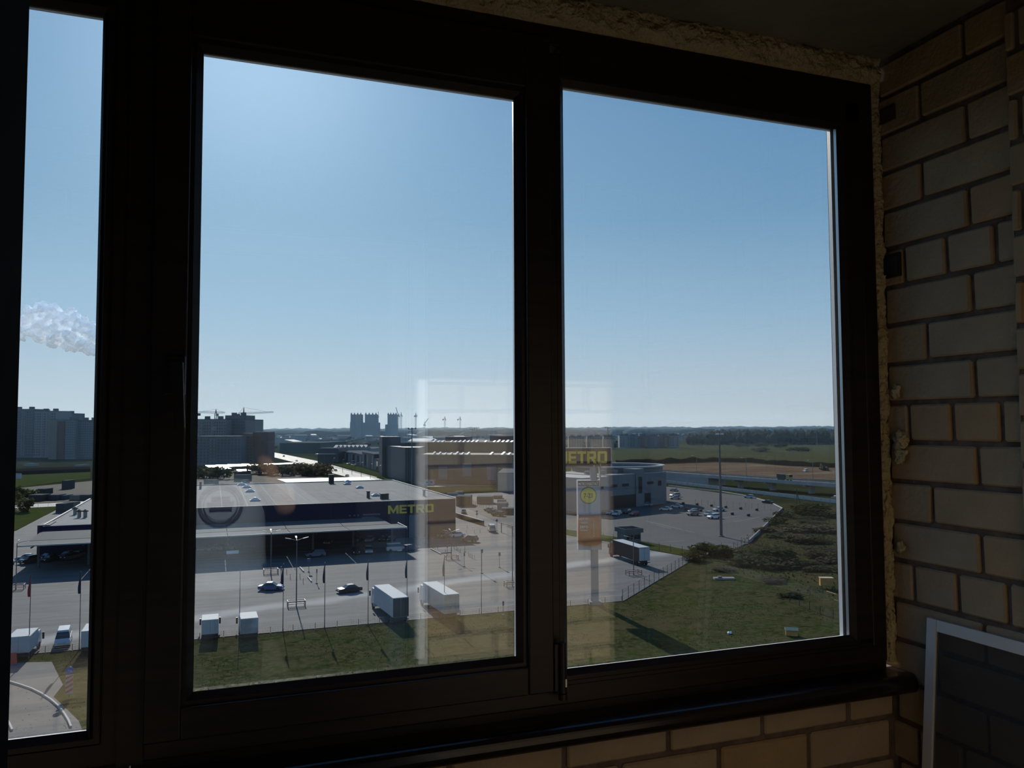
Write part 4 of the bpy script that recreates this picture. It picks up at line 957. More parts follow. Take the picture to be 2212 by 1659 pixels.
# short bollards
GB = 'short thin parking posts'
bol = MB().tube((0, 0, 0), (0, 0, .95), .045, n=6).mesh('post_body'); bol.materials.append(M_POLE)
def bollards(pts, label):
    for px, py in pts:
        p = gp(px, py)
        o = bpy.data.objects.new('parking_post', bol); COL.objects.link(o); o.location = (p.x, p.y, GZ + .1)
        tag(o, label, 'post', GB)
bollards([(909, 1170), (917, 1176), (925, 1170), (932, 1183), (936, 1186), (940, 1190), (945, 1187), (962, 1196)], 'thin short post in the row leading from the store')
bollards([(979, 1184), (982, 1187), (986, 1189), (989, 1191), (994, 1195)], 'thin short post behind the guarded lamp by the store')
bollards([(1012, 1203), (1015, 1205), (1018, 1206), (1021, 1208), (1025, 1209)], 'thin short post in the hooped row right of the guarded lamp')
bollards([(1025, 1153), (1037, 1152), (1008, 1153), (1009, 1142)], 'thin short post on the open asphalt by the brownish estate')
bollards([(619, 1240), (627, 1251), (637, 1229), (648, 1250), (655, 1261)], 'thin short post between the two guarded lamps')
rl = 'long white rail lying on the asphalt'
for p0, p1, lab in (((648, 1228), (656, 1237), 'short white floor rail below the canopy shadow'), ((665, 1249), (673, 1259), 'short white floor rail beside the dark board post'), ((931, 1188), (952, 1199), 'white kerb rail along the thin post row'), ((950, 1197), (975, 1195), 'white kerb rail crossing towards the guarded lamp')):
    a, b = gp(*p0), gp(*p1)
    tag(MB().bar((a.x, a.y, GZ + .25), (b.x, b.y, GZ + .25), .22, .28).build('floor_rail', M_KERB), lab, 'rail')
# barrier gate right of the minivan
p, q = gp(1083, 1151), gp(1107, 1158)
t = thing('height_barrier', 'tall thin goalpost barrier right of the white minivan', 'barrier', (p.x, p.y, GZ + .12))
d = q - p
MB().box(-.12, .12, -.12, .12, 0, 2.6).build('upright', M_POLE, t)
MB().box(d.x - .12, d.x + .12, d.y - .12, d.y + .12, 0, 2.6).build('upright', M_POLE, t)
MB().bar((0, 0, 2.6), (d.x, d.y, 2.6), .14).build('crossbar', M_POLE, t)
# tyre markers on the far lot
tyre = MB().lathe([(.34, 0), (.52, .08), (.55, .4), (.52, .72), (.34, .8)], 12).mesh('tyre_body'); tyre.materials.append(M_BLACK)
for px, py in ((1506, 1092), (1537, 1095), (1568, 1098), (1600, 1101), (1635, 1104), (1514, 1106), (1582, 1113), (1617, 1116), (1483, 1103), (1476, 1090)):
    p = gp(px, py); o = bpy.data.objects.new('tyre_marker', tyre); COL.objects.link(o); o.location = (p.x, p.y, GZ + .14)
    tag(o, 'round black tyre marker standing on the far lot', 'marker', 'tyre markers on the far lot')
slim = MB().tube((0, 0, 0), (0, 0, 1.9), .05, n=6).bar((0, 0, 1.9), (.5, 0, 1.95), .06).mesh('slim_body'); slim.materials.append(M_STEEL)
for i in range(13):
    p = gp(1502 + i * 13.6, 1091 + i * .95); o = bpy.data.objects.new('bay_post', slim); COL.objects.link(o); o.location = (p.x, p.y, GZ + .14)
    tag(o, 'slim pale post in the long row across the far lot', 'post', 'slim posts on the far lot')
# tall floodlight mast
p = gp(1558, 1160)
t = thing('floodlight_mast', 'tall grey floodlight mast on the far car park', 'mast', (p.x, p.y, GZ + .14))
MB().tube((0, 0, 0), (0, 0, 28.6), .42, .2, 14).build('mast_tube', M_CONC_D, t)
MB().lathe([(.7, 0), (.7, .25), (.45, .3)], 12).build('base_plate', M_CONC_D, t)
MB().box(-1.1, 1.1, -.12, .12, 27.4, 27.6).build('cross_arm', M_POLE, t)
for x in (-1.0, -.35, .35, 1.0): MB().box(x - .18, x + .18, -.3, .1, 27.6, 27.95).build('floodlight', M_LAMP, t)
MB().lathe([(.1, 28.6), (.28, 28.8), (.2, 29.2), (.02, 29.3)], 10).build('top_cap', M_LAMP, t)
# ------------------------------------------------------------------ pylon sign
base = gp(1285, 1305)
py_ = thing('pylon_sign', 'tall advertising pylon with yellow-lettered board and orange banner', 'sign', (base.x, base.y, GZ + .05), R(-18))
U = 0.0790 * 1.0
M_PYL = mat('pylon_cladding', (0.30, 0.30, 0.31), 0.5); M_PYLW = mat('pylon_white', (0.40, 0.41, 0.43), 0.6)
MB().lathe([(.72, 0), (.68, .2), (.62, 23.0), (.62, 23.4)], 20).build('column', M_PYL, py_)
MB().box(-1.0, 1.0, -1.0, 1.0, -.1, .5).build('foundation', M_CONC, py_)
MB().box(-7.0, 3.0, -.6, .6, 23.2, 26.3).build('top_board', M_NAVY, py_)
MB().box(-7.05, 3.05, -.65, .65, 26.3, 26.42).build('board_cap', M_COPING, py_)
MB().box(2.9, 3.06, -.66, -.6, 23.2, 26.3).build('board_edge', M_COPING, py_)
word_sign(py_, 'METRO', -6.55, 23.75, -.6, 2.05, 0.78, 0.18, 0.12)
MB().box(-2.85, 1.0, -.85, .85, 9.2, 20.9).build('body', M_PYLW, py_)
MB().box(.98, 1.12, -.9, .9, 9.2, 24.0).build('edge_post', M_STEEL, py_)
MB().box(-2.8, .75, -.92, -.85, 19.95, 20.75).build('hours_panel', M_NAVY, py_)
def text(parent, body, x, z, y, size, m, name='lettering', align='CENTER', xs=1.0):
    c = bpy.data.curves.new(name, 'FONT'); c.body = body; c.size = size; c.align_x = align; c.extrude = 0.01; c.offset = size * 0.012
    o = bpy.data.objects.new(name, c); COL.objects.link(o); c.materials.append(m)
    o.scale = (xs, 1, 1)
    me = bpy.data.meshes.new_from_object(o.evaluated_get(bpy.context.evaluated_depsgraph_get()))
    if not me.materials: me.materials.append(m)
    bpy.data.objects.remove(o)
    o = bpy.data.objects.new(name, me); COL.objects.link(o)
    o.parent = parent; o.location = (x, y, z); o.rotation_euler = (R(90), 0, 0); o.scale = (xs, 1, 1)
    return o
M_TXT = mat('white_print', (0.75, 0.74, 0.72), 0.6)
text(py_, 'METRO РАБОТАЕТ', -1.02, 20.1, -.935, .62, M_TXT, xs=.62)
MB().tube((-1.05, -.86, 18.35), (-1.05, -.90, 18.35), 1.42, n=32).build('disc_rim', mat('dark_rim', (0.10, 0.11, 0.13), 0.6), py_)
MB().tube((-1.05, -.90, 18.35), (-1.05, -.93, 18.35), 1.27, n=32).build('hours_disc', mat('disc_yellow', (0.78, 0.58, 0.12), 0.6), py_)
MB().raw([(-1.5, -.94, 19.5), (-.75, -.94, 19.75), (-1.35, -.94, 20.15), (-1.5, -.92, 19.5), (-.75, -.92, 19.75), (-1.35, -.92, 20.15)], [(0, 1, 2), (5, 4, 3), (0, 3, 4, 1), (1, 4, 5, 2), (2, 5, 3, 0)]).build('clock_arrow', MATS['dark_rim'], py_)
text(py_, '7-23', -1.05, 17.95, -.945, 1.1, mat('dark_print', (0.13, 0.11, 0.05), 0.6), xs=.8)
# curved orange banner
m = MB(); nb = 14
for z in (10.35, 15.1):
    for i in range(nb + 1):
        a = math.pi * i / nb; m.v.append((-.93 - 1.98 * math.cos(a), -.86 - .75 * math.sin(a), z - (0.35 * math.sin(a) if z < 11 else 0)))
for i in range(nb): m.f.append((i, i + 1, nb + 2 + i, nb + 1 + i))
o = m.build('orange_banner', mat('orange_banner', (0.52, 0.12, 0.045), 0.55, col2=(0.58, 0.19, 0.08), scale=0.4), py_, smooth=True)
md = o.modifiers.new('thick', 'SOLIDIFY'); md.thickness = 0.05
text(py_, 'НОВАЯ', -2.0, 14.25, -1.62, .55, M_TXT, xs=.8)
text(py_, 'zero', -1.95, 12.95, -1.66, .85, M_TXT, xs=.9)
for i in range(3):
    MB().bar((-2.6 + i * .1, -1.63, 13.95 - i * .12), (-1.35 + i * .05, -1.68, 14.0 - i * .1), .02, .05).build('script_line', M_TXT, py_)
MB().box(-2.6, -1.3, -1.68, -1.66, 12.55, 12.65).build('small_print', M_TXT, py_)
for i in range(8):
    MB().box(-.42, -.18, -1.66, -1.64, 11.5 + i * .36, 11.78 + i * .36).build('banner_figure', mat('banner_figure', (0.62, 0.32, 0.18), 0.6), py_)
# ------------------------------------------------------------------ fences
M_FENCE = mat('dark_fence', (0.035, 0.04, 0.042), 0.6)
def fence(name, label, pts, post_h, step, wires, grid, m=M_FENCE, pw=.07):
    t = thing(name, label, 'fence', (0, 0, GZ + .05))
    P = [Vector((p[0], p[1], 0)) for p in pts]; posts = []
    for a, b in zip(P, P[1:]):
        n = max(1, round((b - a).length / step))
        for i in range(n): posts.append(a + (b - a) * (i / n))
    posts.append(P[-1])
    pm = MB().box(-pw / 2, pw / 2, -pw / 2, pw / 2, 0, post_h).box(-pw, pw, -pw, pw, 0, .06).mesh('fence_post'); pm.materials.append(m)
    for q in posts:
        o = bpy.data.objects.new('fence_post', pm); COL.objects.link(o); o.parent = t; o.location = q
    for a, b in zip(posts, posts[1:]):
        mb = MB()
        for z in wires: mb.bar((a.x, a.y, z), (b.x, b.y, z), .022)
        if grid:
            n = int((b - a).length / grid)
            for i in range(1, n):
                q = a + (b - a) * (i / n); mb.box(q.x - .006, q.x + .006, q.y - .006, q.y + .006, wires[0], wires[-1])
        mb.build('wire_panel', m, t)
    return t
fence('mesh_fence', 'low dark wire mesh fence between car park and grass', [(-40, 123.9), (66.0, 123.9)], 1.0, 3.17, (.12, .4, .65, .9), .35)
fence('mesh_fence', 'taller wire fence running diagonally to the bushes', [(66.2, 124.0), (84, 140.2), (103, 157.6)], 2.1, 2.9, (.15, .9, 1.5, 2.0), .5)
fence('mesh_fence', 'wire fence behind the semi-trailer along the verge', [gp(1300, 1172), gp(1400, 1187), gp(1500, 1202)], 1.9, 3.4, (.1, .9, 1.8), 0)
fence('mesh_fence', 'wire fence at the near corner of the far lot', [gp(1505, 1190), gp(1585, 1189), gp(1617, 1176)], 1.9, 3.2, (.1, .9, 1.8), .8)
fence('mesh_fence', 'short wire fence left of the kiosk', [gp(1228, 1158), gp(1262, 1163), gp(1325, 1167)], 1.6, 2.4, (.1, .8, 1.5), 0)
fence('mesh_fence', 'wire fence before the brown containers', [gp(1019, 1092), gp(1044, 1100), gp(1070, 1106)], 1.9, 2.6, (.1, 1, 1.8), 0)
fence('mesh_fence', 'thin fence along the yard road by the lawn', [gp(12, 1112), gp(60, 1100), gp(125, 1094)], 1.6, 4.0, (.2, .8, 1.5), .8)
fence('garden_fence', 'low green fence round the small yard with orange poles', [gp(1706, 1301), gp(1772, 1328), gp(1830, 1346)], 1.4, 3.0, (.1, .7, 1.35), .4, mat('green_fence', (0.012, 0.028, 0.02), 0.6))
fence('garden_fence', 'far side of the low green garden fence', [gp(1706, 1298), gp(1750, 1286), gp(1830, 1275)], 1.4, 3.0, (.1, .7, 1.35), .4, mat('green_fence', (0.012, 0.028, 0.02), 0.6))
# ------------------------------------------------------------------ odds on the grass
M_OR = mat('orange_wood', (0.46, 0.22, 0.06), 0.7, var=0.15, scale=2)
p = gp(1785, 1272)
t = thing('orange_hut', 'orange wooden box raised on legs in the weeds', 'box', (p.x, p.y, GZ + .1), R(-25))
MB().box(-1.15, 1.15, -.5, .5, .5, 1.9).build('panel_box', M_OR, t)
MB().box(-1.2, 1.2, -.6, .6, 1.9, 2.0).build('lid', mat('pale_wood', (0.55, 0.42, 0.25), 0.7), t)
for x in (-1, 1):
    for y in (-.4, .4): MB().box(x - .06, x + .06, y - .06, y + .06, 0, .5).build('leg', M_FENCE, t)
p = gp(1710, 1374)
t = thing('orange_bench', 'small orange wooden hut near the window bottom', 'box', (p.x, p.y, GZ + .1), R(-35))
MB().box(-.8, .8, -.4, .4, .0, .8).build('body', M_OR, t)
MB().raw([(-.9, -.55, .8), (.9, -.55, .8), (.9, .55, .8), (-.9, .55, .8), (-.9, 0, 1.15), (.9, 0, 1.15)], [(3, 2, 1, 0), (0, 1, 5, 4), (2, 3, 4, 5), (1, 2, 5), (3, 0, 4)]).build('pitched_roof', MATS['pale_wood'], t)
for (q0, q1, lab) in (((1786, 1292), (1807, 1298), 'orange pole lying across the fenced yard'), ((1802, 1312), (1830, 1318), 'second orange pole at the edge of the fenced yard')):
    a, b = gp(*q0), gp(*q1)
    t = thing('orange_pole', lab, 'pole', (a.x, a.y, GZ + .1))
    MB().tube((0, 0, 1.1), (b.x - a.x, b.y - a.y, 1.0), .09, n=8).build('rod', M_OR, t)
    for d in (Vector((0, 0, 0)), b - a): MB().box(d.x - .06, d.x + .06, d.y - .06, d.y + .06, 0, 1.05).build('support', M_OR, t)
p = gp(1564, 1252)
t = thing('concrete_slab', 'weathered concrete slab lying in the grass', 'slab', (p.x, p.y, GZ + .06), R(-22))
MB().box(-2.0, 2.0, -.7, .7, 0, .35).build('slab_body', M_CONC, t, bevel=.04)
MB().box(-1.2, -.5, -.4, .4, .35, .6).build('loose_block', M_CONC_D, t)
p = gp(1576, 1370)
tag(MB().blob((p.x, p.y, GZ + .2), .35, .25, .2, seed=3, amp=.9, sub=2).build('litter_bag', mat('white_plastic', (0.85, 0.85, 0.85), 0.3)), 'small white plastic bag shining in the grass', 'bag')
p = gp(14, 1437)
t = thing('road_barrier', 'red plastic road barrier beside the pale box truck', 'barrier', (p.x, p.y, GZ + .1), R(10))
M_RED = mat('red_plastic', (0.50, 0.06, 0.035), 0.5)
for x in (-.85, .55): MB().side([(x - .6, 0), (x - .6, .25), (x - .5, 1.3), (x + .5, 1.3), (x + .6, .25), (x + .6, 0)], .42, .2).build('barrier_block', M_RED, t)
# arrow sign
p = gp(149, 1508)
t = thing('arrow_sign', 'blue arrow disc above a red and white striped panel', 'sign', (p.x, p.y, GZ + .1), R(8))
MB().tube((0, 0.03, 0), (0, 0.03, 3.3), .05, n=8).build('post', M_POLE, t)
MB().tube((0, -.02, 2.95), (0, -.05, 2.95), .40, n=24).build('blue_disc', mat('sign_blue', (0.02, 0.13, 0.42), 0.4), t)
MB().bar((-.2, -.06, 3.02), (.15, -.06, 2.85), .02, .09).raw([(.05, -.07, 2.75), (.26, -.07, 2.80), (.15, -.07, 2.98), (.05, -.055, 2.75), (.26, -.055, 2.80), (.15, -.055, 2.98)], [(0, 1, 2), (5, 4, 3), (0, 3, 4, 1), (1, 4, 5, 2), (2, 5, 3, 0)]).build('white_arrow', M_KERB, t)
MB().box(-.38, .38, -.03, .0, .35, 2.45).build('striped_panel', M_KERB, t)
M_SRED = mat('sign_red', (0.50, 0.03, 0.04), 0.45)
for i in range(4):
    z = .40 + i * .52
    lo, hi = max(z - .0, .38), z + .26
    MB().raw([(-.36, -.04, z), (.36, -.04, min(z + .36, 2.43)), (.36, -.04, min(z + .62, 2.44)), (-.36, -.04, z + .26), (-.36, -.03, z), (.36, -.03, min(z + .36, 2.43)), (.36, -.03, min(z + .62, 2.44)), (-.36, -.03, z + .26)], [(0, 1, 2, 3), (7, 6, 5, 4), (0, 4, 5, 1), (1, 5, 6, 2), (2, 6, 7, 3), (3, 7, 4, 0)]).build('red_stripe', M_SRED, t)
# kiosk with hollow parapet roof
p = gp(1360, 1172)
t = thing('guard_kiosk', 'small grey guard kiosk with hollow flat roof', 'kiosk', (p.x, p.y, GZ + .14), R(0))
M_KI = mat('kiosk_wall', (0.12, 0.125, 0.135), 0.6)
MB().box(-2.2, 2.2, -2.0, 2.6, 0, 2.6).build('cabin', M_KI, t)
MB().box(-2.7, 2.7, -2.5, 3.1, 2.6, 2.75).build('roof_deck', M_CONC_D, t)
for a in ((-2.7, 2.7, -2.5, -2.35), (-2.7, 2.7, 2.95, 3.1), (-2.7, -2.55, -2.35, 2.95), (2.55, 2.7, -2.35, 2.95)): MB().box(*a, 2.75, 3.7).build('parapet', M_CONC_D, t)
for x in (-1.5, -.4, .7, 1.6): MB().box(x - .4, x + .4, -2.04, -1.99, 1.0, 2.1).build('window_pane', M_CARGL, t)
# ------------------------------------------------------------------ dealer building with round roof
dl = thing('dealer_building', 'grey showroom building with round roof ring', 'building', (0, 0, GZ))
M_DL = mat('showroom_panel', (0.15, 0.157, 0.17), 0.7, var=0.06, scale=0.3); M_DLD = mat('showroom_glass', (0.02, 0.024, 0.03), 0.2)
A, B = gp(1312, 1101.5), gp(1440, 1088.5)
A.z = B.z = 0; dv = (B - A).normalized(); nv = Vector((-dv.y, dv.x, 0)); Lb = (B - A).length
def dpt(s, d, z=0): q = A + dv * s + nv * d; return (q.x, q.y)
def dbox(nm, m, s0, s1, d0, d1, z0, z1): return MB().prism([dpt(s0, d0), dpt(s1, d0), dpt(s1, d1), dpt(s0, d1)], z0 * .93, z1 * .93).build(nm, m, dl)
dbox('main_block', M_DL, 0, Lb, 0, 30, 0, 13.2)
dbox('left_block', mat('showroom_light', (0.26, 0.26, 0.27), 0.7), -14, 0, -1, 26, 0, 13.0)
dbox('stair_core', M_DL, Lb * .46, Lb * .60, -.35, 6, 0, 15.2)
dbox('stair_glass', M_DLD, Lb * .50, Lb * .56, -.42, -.34, 5.4, 12)
dbox('ground_glass', M_DLD, Lb * .05, Lb * .46, -.06, .0, 0, 5.2)
dbox('ground_glass', M_DLD, Lb * .60, Lb * .72, -.06, .0, 0, 5.2)
for s0, s1, z0, z1 in ((.06, .16, 8.6, 9.6), (.24, .35, 8.6, 9.7), (.66, .77, 8.7, 9.8), (.85, .91, 7.8, 9.9)): dbox('window_strip', M_DLD, Lb * s0, Lb * s1, -.06, 0, z0, z1)
for s0, s1 in ((-11, -8), (-6, -3)): dbox('window_strip', M_DLD, s0, s1, -1.06, -1, 8.2, 9.4)
dbox('roof_edge', M_COPING, 0, Lb, 0, .4, 13.2, 13.45)
c = pd(1331, 326)
def ringwall(nm, m, r0, r1, z0, z1, n=56):
    mb = MB()
    for z in (z0, z1):
        for r_ in (r0, r1):
            for i in range(n): t_ = 2 * math.pi * i / n; mb.v.append((c.x + r_ * math.cos(t_), c.y + r_ * math.sin(t_), z))
    for i in range(n):
        j = (i + 1) % n
        mb.f += [(i, j, n + j, n + i)[::-1], (2 * n + i, 2 * n + j, 3 * n + j, 3 * n + i), (n + i, n + j, 3 * n + j, 3 * n + i), (j, i, 2 * n + i, 2 * n + j)]
    return mb.build(nm, m, dl)
ringwall('drum', M_DL, 17.2, 18.4, 0.2, 14.2)
ringwall('drum_cornice', M_COPING, 17.4, 19.2, 14.2, 14.7)
MB().lathe([(17.3, 12.9), (17.3, 13.1)], 40, (c.x, c.y)).build('drum_roof', M_MEMB, dl)
for i, (s, d_, z) in enumerate(((4, 6, 1.6), (9, 10, 2.2), (2, 12, 1.2), (13, 8, 1.4))):
    q = dpt(s, d_); MB().box(q[0] - .9, q[0] + .9, q[1] - .6, q[1] + .6, 12.3, 12.3 + z).build('roof_unit', M_STEEL, dl)
# pale hall at the centre post, containers
M_TANC = mat('tan_container', (0.22, 0.17, 0.13), 0.7); M_GRC = mat('grey_container', (0.22, 0.23, 0.235), 0.6)
def block(name, label, cat, px0, px1, pyb, pyt, thick, m, roofm=None, group=None, px_h=None):
    a, b = gp(px0, pyb), gp(px1, pyb); a.z = b.z = 0
    d = (b - a); n = Vector((-d.y, d.x, 0)).normalized()
    depth = ((a + b) / 2 - Vector((0, 0, 0))).dot(Vector((_f.x, _f.y, 0))) / math.cos(PITCH)
    hgt = 30.0 + ray((px0 + px1) / 2, pyt).z * depth * math.cos(PITCH) / (math.cos(PITCH)) 
    t = thing(name, label, cat, (a.x, a.y, GZ), group=group)
    q = [Vector((0, 0, 0)), d, d + n * thick, n * thick]
    MB().prism([(v.x, v.y) for v in q], 0, hgt).build('walls', m, t)
    mid = sum(q, Vector((0, 0, 0))) / 4
    MB().prism([(mid.x + (v.x - mid.x) * 1.01, mid.y + (v.y - mid.y) * 1.01) for v in q], hgt, hgt + max(.15, hgt * .03)).build('roof', roofm or M_ROOFM, t)
    return t, d, n, hgt
block('pale_hall', 'pale hall wall beside the dark centre post', 'building', 1075, 1150, 1062, 1022, 40, mat('pale_hall', (0.26, 0.265, 0.27), 0.7))
for a in ((1030, 1064, 1089, 1073, 6, M_TANC, 'long tan container behind the wire fence'), (1066, 1084, 1078, 1071, 5, M_TANC, 'tan container at the rear of the yard'), (1074, 1096, 1107, 1087, 6, M_GRC, 'grey container stacked beside the parked cars'), (1074, 1093, 1090, 1080, 4, M_GRC, 'grey container behind another grey container'), (1083, 1112, 1112, 1098, 5, mat('dark_container', (0.04, 0.045, 0.05), 0.6), 'dark container at the edge of the centre post'),
          (985, 1016, 1094, 1072, 8, mat('brown_shed', (0.10, 0.075, 0.06), 0.8), 'brown shed beyond the store corner'), (982, 998, 1069, 1062, 5, M_GRC, 'low grey shed with white vents beyond the store'), (965, 988, 1072, 1066, 5, M_GRC, 'grey shed with bluish roof by the store edge'), (917, 937, 1048, 1036, 5, M_BOXW, 'white site cabin with dark windows beyond the store roof')):
    t, d, n, hg_ = block('storage_container', a[6], 'container', a[0], a[1], a[2], a[3], a[4], a[5])
    k_ = max(2, int(d.length / 2.5))
    for i in range(k_): 
        q = d * ((i + .5) / k_); dn = d.normalized() * .5
        MB().prism([(q.x - dn.x - n.x * .05, q.y - dn.y - n.y * .05), (q.x + dn.x - n.x * .05, q.y + dn.y - n.y * .05), (q.x + dn.x, q.y + dn.y), (q.x - dn.x, q.y - dn.y)], hg_ * .35, hg_ * .75).build('side_panel', M_SEAM if 'cabin' in a[6] else a[5], t)
# ------------------------------------------------------------------ shopping centre
M_MALL = mat('mall_cladding', (0.045, 0.053, 0.066), 0.5, var=0.1, scale=0.15); M_MALLT = mat('mall_tan', (0.075, 0.074, 0.074), 0.7, var=0.06, scale=0.2)
mall = thing('shopping_centre', 'huge dark shopping centre with tiers of white roof skylights', 'building', (0, 0, GZ))
def mprism(nm, m, poly, z0, z1): return MB().prism(poly, z0, z1).build(nm, m, mall)
mprism('front_hall', M_MALL, [(104, 438), (112, 424), (160, 391), (178, 417), (150, 500)], 0, 15.2)
mprism('front_roof', M_MALLT, [(105, 438), (112.6, 425), (159.5, 392.4), (177, 417), (150, 499)], 15.2, 15.4)
mprism('rear_hall', M_MALLT, [(104, 470), (128, 458), (172, 428), (205, 480), (170, 560)], 0, 21.2)
mprism('rear_roof', M_MEMB, [(105, 471), (128, 459), (171.5, 429), (204, 480), (170, 559)], 21.2, 21.4)
mprism('left_wing', M_MALL, [(99, 500), (100, 440), (107, 436), (120, 470), (118, 505)], 0, 19)
mprism('corner_tower', M_MALL, [(98, 505), (97, 490), (108, 488), (109, 503)], 0, 24.5)
for i in range(6):
    x = 100 + i * 1.1; mprism('glass_bay', M_CARGL, [(99.2 + i * .9, 496 - i * 9.5), (99.7 + i * .9, 490 - i * 9.5), (99.9 + i * .9, 490 - i * 9.5), (99.4 + i * .9, 496 - i * 9.5)], 3 + (i % 2) * 3, 13 + (i % 3) * 2)
for i in range(4):
    q = Vector((113, 423.4)) + Vector((47, -32.3)) * (i * .24 + .03); e = Vector((.822, -.569)); n2 = Vector((-.569, -.822)) * .15
    mprism('shop_panel', mat('shop_panel', (0.15, 0.17, 0.20), 0.6), [(q.x, q.y), (q.x + e.x * 5, q.y + e.y * 5), (q.x + e.x * 5 + n2.x, q.y + e.y * 5 + n2.y), (q.x + n2.x, q.y + n2.y)], 2 + (i % 2) * 2, 9 + (i % 2) * 2)
for x0, dd, z in ((0, 0, 15.4), (1, 0, 21.4)):
    for i in range(18 if x0 == 0 else 22):
        if x0 == 0: q = Vector((113.5, 428)) + Vector((46, -31.5)) * (i / 17)
        else: q = Vector((124, 466)) + Vector((46, -31)) * (i / 21)
        if random.random() < .25: continue
        s = random.uniform(.5, .95)
        MB().raw([(q.x - s, q.y - 1, z), (q.x + s, q.y - 1, z), (q.x + s, q.y + 2.2, z), (q.x - s, q.y + 2.2, z), (q.x + s * .8, q.y - 1, z + 1.6 * s), (q.x + s * .8, q.y + 2.2, z + 1.6 * s)], [(0, 3, 2, 1), (0, 1, 4), (1, 2, 5, 4), (2, 3, 5), (3, 0, 4, 5)]).build('roof_skylight', M_ACR, mall)
for poly, z in (([(160, 470), (178, 458), (185, 468), (168, 480)], 25), ([(140, 500), (152, 492), (158, 500), (146, 508)], 24)):
    mprism('roof_plant', M_MALL, poly, 21.3, z)
# dark shop blocks left of it
M_SHOP = mat('shop_block', (0.03, 0.035, 0.045), 0.5, var=0.25, scale=0.12)
for i, (x0, y0, x1, y1, hh, lab) in enumerate(((735, 995.5, 757, 1002, 9.0, 'dark shop block farthest along the side street'), (757, 1002, 782, 1010, 9.5, 'dark shop block with grey facade panels'), (782, 1010, 808, 1018, 11.5, 'dark shop block with a red panel'), (808, 1018, 832, 1025, 8.5, 'lowest dark shop block beside the shopping centre'))):
    a, b = gp(x0, y0), gp(x1, y1); a.z = b.z = 0; d = b - a; n = Vector((-d.y, d.x, 0)).normalized()
    t = thing('shop_block', lab, 'building', (a.x, a.y, GZ), group='dark shop blocks on the side street')
    dp_ = (22, 30, 24, 14)[i]; d = d * .985
    q = [Vector((0, 0, 0)), d, d + n * dp_ - d.normalized() * 2, n * dp_ + d.normalized() * 2]
    MB().prism([(v.x, v.y) for v in q], 0, hh).build('walls', M_SHOP, t)
    MB().prism([(v.x, v.y) for v in q], hh, hh + .35).build('roof', M_ROOFM, t)
    for j in range(5):
        u0, u1 = d * (j / 5 + .03), d * ((j + 1) / 5 - .03); k_ = n * -.12
        MB().prism([(u0.x, u0.y), (u1.x, u1.y), (u1.x + k_.x, u1.y + k_.y), (u0.x + k_.x, u0.y + k_.y)], 1.2 + (j % 2), hh - 1.2).build('facade_panel', (mat('red_panel', (0.16, 0.05, 0.05), 0.6) if (i == 2 and j == 3) else (M_CARGL if j % 2 else mat('grey_panel', (0.16, 0.18, 0.21), 0.6))), t)
t, d, n, hg_ = block('showroom_hall', 'dark hall with a sunlit pale roof band beside the boulevard', 'building', 686, 731, 1000, 969, 26, M_SHOP)
MB().prism([(d.x * .02 - n.x * 7, d.y * .02 - n.y * 7), (d.x * .9 - n.x * 7, d.y * .9 - n.y * 7), (d.x * .9, d.y * .9), (d.x * .02, d.y * .02)], hg_ * .62, hg_ * .66).build('sunlit_low_roof', M_ACR, t)  # lower roof in full sun; the sunlight is put into its pale colour
t, d, n, hg_ = block('gabled_hall', 'grey hall with a row of small gabled skylights', 'building', 728, 800, 985, 970, 90, M_GRC)
for i in range(8):
    q = d * ((i + .4) / 8); s = 4.0
    MB().raw([(q.x - s, q.y, hg_), (q.x + s, q.y, hg_), (q.x + s, q.y + 22, hg_), (q.x - s, q.y + 22, hg_), (q.x, q.y, hg_ + 4.2), (q.x, q.y + 22, hg_ + 4.2)], [(0, 3, 2, 1), (0, 1, 4), (1, 2, 5, 4), (2, 3, 5), (3, 0, 4, 5)]).build('gable', M_STEEL, t)
block('green_warehouse', 'long low green warehouse with pale roof line', 'building', 604, 692, 979, 957, 90, mat('green_wall', (0.02, 0.05, 0.042), 0.8), M_ROOFM)
block('arched_hall', 'distant hall with pale flat roof', 'building', 592, 640, 958, 946, 40, M_GRC)
# shiny garage row and yard sheds behind the store
M_TIN = mat('bright_tin', (0.6, 0.61, 0.63), 0.30, 0.9)
def tin_shed(label, px0, px1, pyb, w, h, group=None, m=None):
    a, b = gp(px0, pyb[0]), gp(px1, pyb[1]); a.z = b.z = 0; d = b - a; n = Vector((-d.y, d.x, 0)).normalized()
    t = thing('tin_shed', label, 'shed', (a.x, a.y, GZ), group=group)
    q = [Vector((0, 0, 0)), d, d + n * w, n * w]
    MB().prism([(v.x, v.y) for v in q], 0, h).build('walls', mat('shed_wall', (0.06, 0.055, 0.05), 0.8), t)
    r_ = h + w * math.tan(R(10.5))
    v8 = [(0, 0, h), (d.x, d.y, h), (d.x + n.x * w, d.y + n.y * w, r_), (n.x * w, n.y * w, r_)]
    MB().raw(v8 + [(x, y, z + .15) for x, y, z in v8], [(0, 3, 2, 1), (4, 5, 6, 7), (0, 1, 5, 4), (1, 2, 6, 5), (2, 3, 7, 6), (3, 0, 4, 7)]).build('tin_roof', m or M_TIN, t)
tin_shed('long garage row with dazzling tin roof', 452, 545, (1018.0, 1014.0), 6.5, 2.6)
tin_shed('far half of the garage row with thin bright roof', 548, 640, (1013.6, 1009.3), 4, 2.6)
tin_shed('short tin-roofed shed before the garage row', 467, 500, (1022, 1020.5), 6, 2.4)
tin_shed('small tin-roofed shed beside the brown yard hut', 515, 542, (1026, 1024.5), 5, 2.2)
a = [gp(*p) for p in ((598, 1036), (797, 1031), (812, 1038), (620, 1044))]
